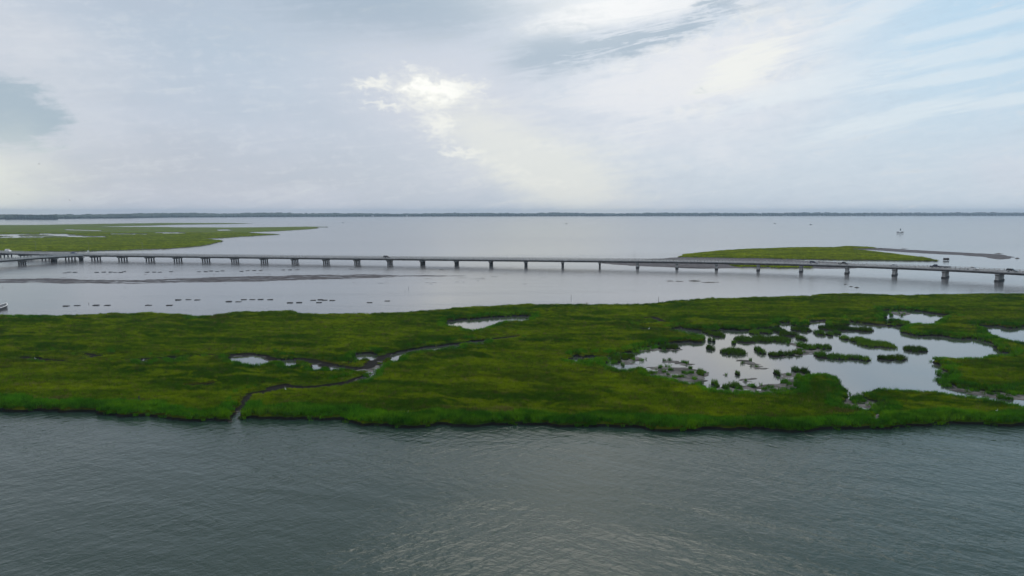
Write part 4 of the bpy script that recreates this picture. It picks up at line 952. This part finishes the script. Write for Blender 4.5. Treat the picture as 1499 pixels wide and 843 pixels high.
# open blue with cirrus at the upper right
blu = X.m('MULTIPLY', X.ss(az, 20, 34), X.ss(el, 2, 13)); cirr = X.ss(wisp, .42, .72)
base = X.mix(X.m('MULTIPLY', blu, .75), base, lin(178, 212, 232))
RAGV = X.vec(X.m('MULTIPLY', az, .9), X.m('MULTIPLY', el, 1.7), 21.5)
rag = X.noise(RAGV, 1, 9, .68, .6)
strk = X.noise(X.vec(X.m('MULTIPLY_ADD', el, .10, X.m('MULTIPLY', az, .16)), X.m('SUBTRACT', X.m('MULTIPLY', el, 1.5), X.m('MULTIPLY', az, .22)), 4.4), 1, 8, .65, .7)
mott = X.m('ADD', X.m('MULTIPLY_ADD', strk, .6, -.3), X.m('MULTIPLY_ADD', rag, .6, -.3))
base = X.mix(X.ss(X.m('ADD', mott, 0), -.02, .22, 0, .30), base, lin(222, 225, 231))
base = X.mix(X.ss(X.m('MULTIPLY', mott, -1), -.02, .22, 0, .22), base, lin(172, 186, 201))
def streak(px, py, rx, ry, rot, col, k, edge=.9):
    global base
    base = X.mix(X.m('MULTIPLY', X.ss(X.m('ADD', blob(px, py, rx, ry, rot, False), X.m('MULTIPLY_ADD', strk, edge * 2, -edge)), .25, .85), k), base, col)
CW = lin(222, 230, 234)
for q in ((1420, 38, 105, 11, 7), (1450, 70, 120, 15, 8), (1300, 174, 120, 15, 11), (1460, 148, 90, 8, 4), (1180, 128, 130, 20, 12), (1270, 25, 110, 20, 24), (1400, 110, 120, 10, 6)): streak(*q, CW, .5, .7)
streak(1010, 110, 190, 50, 14, lin(224, 226, 230), .8, .8); streak(1090, 95, 70, 30, 20, lin(235, 236, 230), .8, .8)
streak(860, 22, 130, 20, 8, lin(232, 234, 236), .8, .9); streak(980, 8, 150, 16, 8, lin(232, 234, 236), .8, .9)
# dark undersides
dk = X.m('ADD', blob(590, 8, 220, 52, 2, False), X.m('MULTIPLY', blob(930, 52, 150, 24, 14), X.ss(strk, .36, .56, .35, 1.1))); dk = X.m('ADD', dk, X.m('MULTIPLY', blob(790, 78, 60, 22, 14, False), .7))
base = X.mix(X.m('MULTIPLY', X.ss(X.m('ADD', dk, X.m('ADD', X.m('MULTIPLY_ADD', strk, 1.0, -.5), X.m('MULTIPLY_ADD', rag, .6, -.3))), .06, .95), .88), base, lin(150, 170, 187))
base = X.mix(X.m('MULTIPLY', X.ss(X.m('ADD', X.m('ADD', blob(-5, 160, 66, 46, 0, False), X.m('MULTIPLY', blob(40, 178, 45, 14, 0, False), .5)), X.m('ADD', X.m('MULTIPLY_ADD', rag, 1.1, -.55), X.m('MULTIPLY_ADD', strk, 1.0, -.5))), .18, .72), .85), base, lin(156, 175, 188))
# glow at the left horizon and the slanting shaft of light below the break
base = X.mix(X.m('MULTIPLY', blob(-15, 270, 80, 55, 0), .85), base, lin(228, 231, 220))
halo = blob(650, 150, 190, 80, -20, False)
base = X.mix(X.m('MULTIPLY', halo, .6), base, lin(212, 213, 220))
shaft = X.m('ADD', blob(720, 205, 130, 45, -32, False), blob(840, 265, 120, 65, -25, False))
base = X.mix(X.m('MULTIPLY', X.ss(X.m('ADD', shaft, X.m('ADD', X.m('MULTIPLY_ADD', rag, .7, -.35), X.m('MULTIPLY_ADD', strk, 1.2, -.6))), .0, 1.3), .72), base, lin(223, 225, 219))
rag2 = X.noise(X.vec(X.m('MULTIPLY', az, .8), X.m('MULTIPLY', el, 1.3), 33.5), 1, 7, .6, .6)
rag3 = X.noise(X.vec(X.m('MULTIPLY', az, .8), X.m('MULTIPLY', el, 1.3), 51.5), 1, 7, .6, .6)
A, E = X.m('ADD', az, X.m('MULTIPLY_ADD', rag2, 5.0, -2.5)), X.m('ADD', el, X.m('MULTIPLY_ADD', rag3, 2.8, -1.4))
bsh = None
for q, k_ in (((635, 134, 66, 26, -3), 1), ((548, 124, 38, 11, 5), .85), ((565, 156, 46, 6, -4), .7), ((690, 127, 34, 12, 8), .8), ((600, 98, 20, 8, 0), .6), ((640, 182, 36, 20, -45), .75), ((672, 222, 55, 8, -8), .6), ((735, 245, 70, 9, -14), .4), ((800, 214, 55, 8, 4), .4), ((790, 268, 80, 9, -3), .35)):
    b_ = X.m('MULTIPLY', blob(*q), k_); bsh = b_ if bsh is None else X.m('MAXIMUM', bsh, b_)
bsh = X.m('ADD', bsh, X.m('ADD', X.m('MULTIPLY_ADD', rag, .5, -.25), X.m('MULTIPLY_ADD', strk, .3, -.15)))
base = X.mix(X.m('MULTIPLY', X.ss(bsh, .10, 1.0), .88), base, lin(240, 240, 232))
core = X.ss(X.m('ADD', blob(640, 132, 62, 22, -4), X.m('MULTIPLY_ADD', rag2, .9, -.45)), .45, 1.05)
base = X.mix(X.m('MULTIPLY', core, .9), base, lin(252, 252, 246))
# the thin bright cloud round the hidden sun, above the picture
sd2 = X.m('ADD', X.m('POWER', X.m('DIVIDE', X.m('SUBTRACT', az, 5.0), 9), 2), X.m('POWER', X.m('DIVIDE', X.m('SUBTRACT', el, 24.0), 7.5), 2))
glow = X.m('EXPONENT', X.m('MULTIPLY', sd2, -1))
vm = nt.nodes.new("ShaderNodeMix"); vm.data_type = 'RGBA'; nt.links.new(X.m('MULTIPLY', glow, .9), vm.inputs["Factor"]); nt.links.new(base, vm.inputs["A"]); vm.inputs["B"].default_value = (1.15, 1.13, 1.06, 1)
cloud = X.mix(X.ss(el, 26, 60), vm.outputs["Result"], (0.42, 0.47, 0.53))
# clouds are laid over the clear Nishita sky (strength SKYK); both go through one background
sk = nt.nodes.new("ShaderNodeVectorMath"); sk.operation = 'SCALE'; nt.links.new(sky.outputs[0], sk.inputs[0]); sk.inputs[3].default_value = 1.0
cl = nt.nodes.new("ShaderNodeVectorMath"); cl.operation = 'SCALE'; nt.links.new(cloud, cl.inputs[0]); cl.inputs[3].default_value = 1.0 / SKYK
cover = X.m('SUBTRACT', .94, X.m('MULTIPLY', blu, .12))
fin = nt.nodes.new("ShaderNodeMix"); fin.data_type = 'RGBA'; nt.links.new(cover, fin.inputs["Factor"]); nt.links.new(sk.outputs[0], fin.inputs["A"]); nt.links.new(cl.outputs[0], fin.inputs["B"])
nt.links.new(fin.outputs["Result"], bg.inputs["Color"]); bg.inputs["Strength"].default_value = SKYK
w.cycles.sampling_method = 'MANUAL'; w.cycles.sample_map_resolution = 512

sun = bpy.data.objects.new("sun", bpy.data.lights.new("sun", 'SUN')); COL.objects.link(sun)
sun.data.energy = 1.5; sun.data.angle = R(40); sun.data.color = (1, .95, .86)
dirv = Vector((math.sin(R(SUN_AZ)) * math.cos(R(SUN_EL)), math.cos(R(SUN_AZ)) * math.cos(R(SUN_EL)), math.sin(R(SUN_EL))))
sun.rotation_euler = dirv.to_track_quat('Z', 'Y').to_euler()

scn.view_settings.view_transform = 'Standard'; scn.view_settings.look = 'None'; scn.view_settings.exposure = 0.14; scn.view_settings.gamma = 1
scn.cycles.use_denoising = True; scn.cycles.max_bounces = 6; scn.cycles.transparent_max_bounces = 6; scn.cycles.volume_bounces = 0
scn.cycles.caustics_reflective = False; scn.cycles.caustics_refractive = False
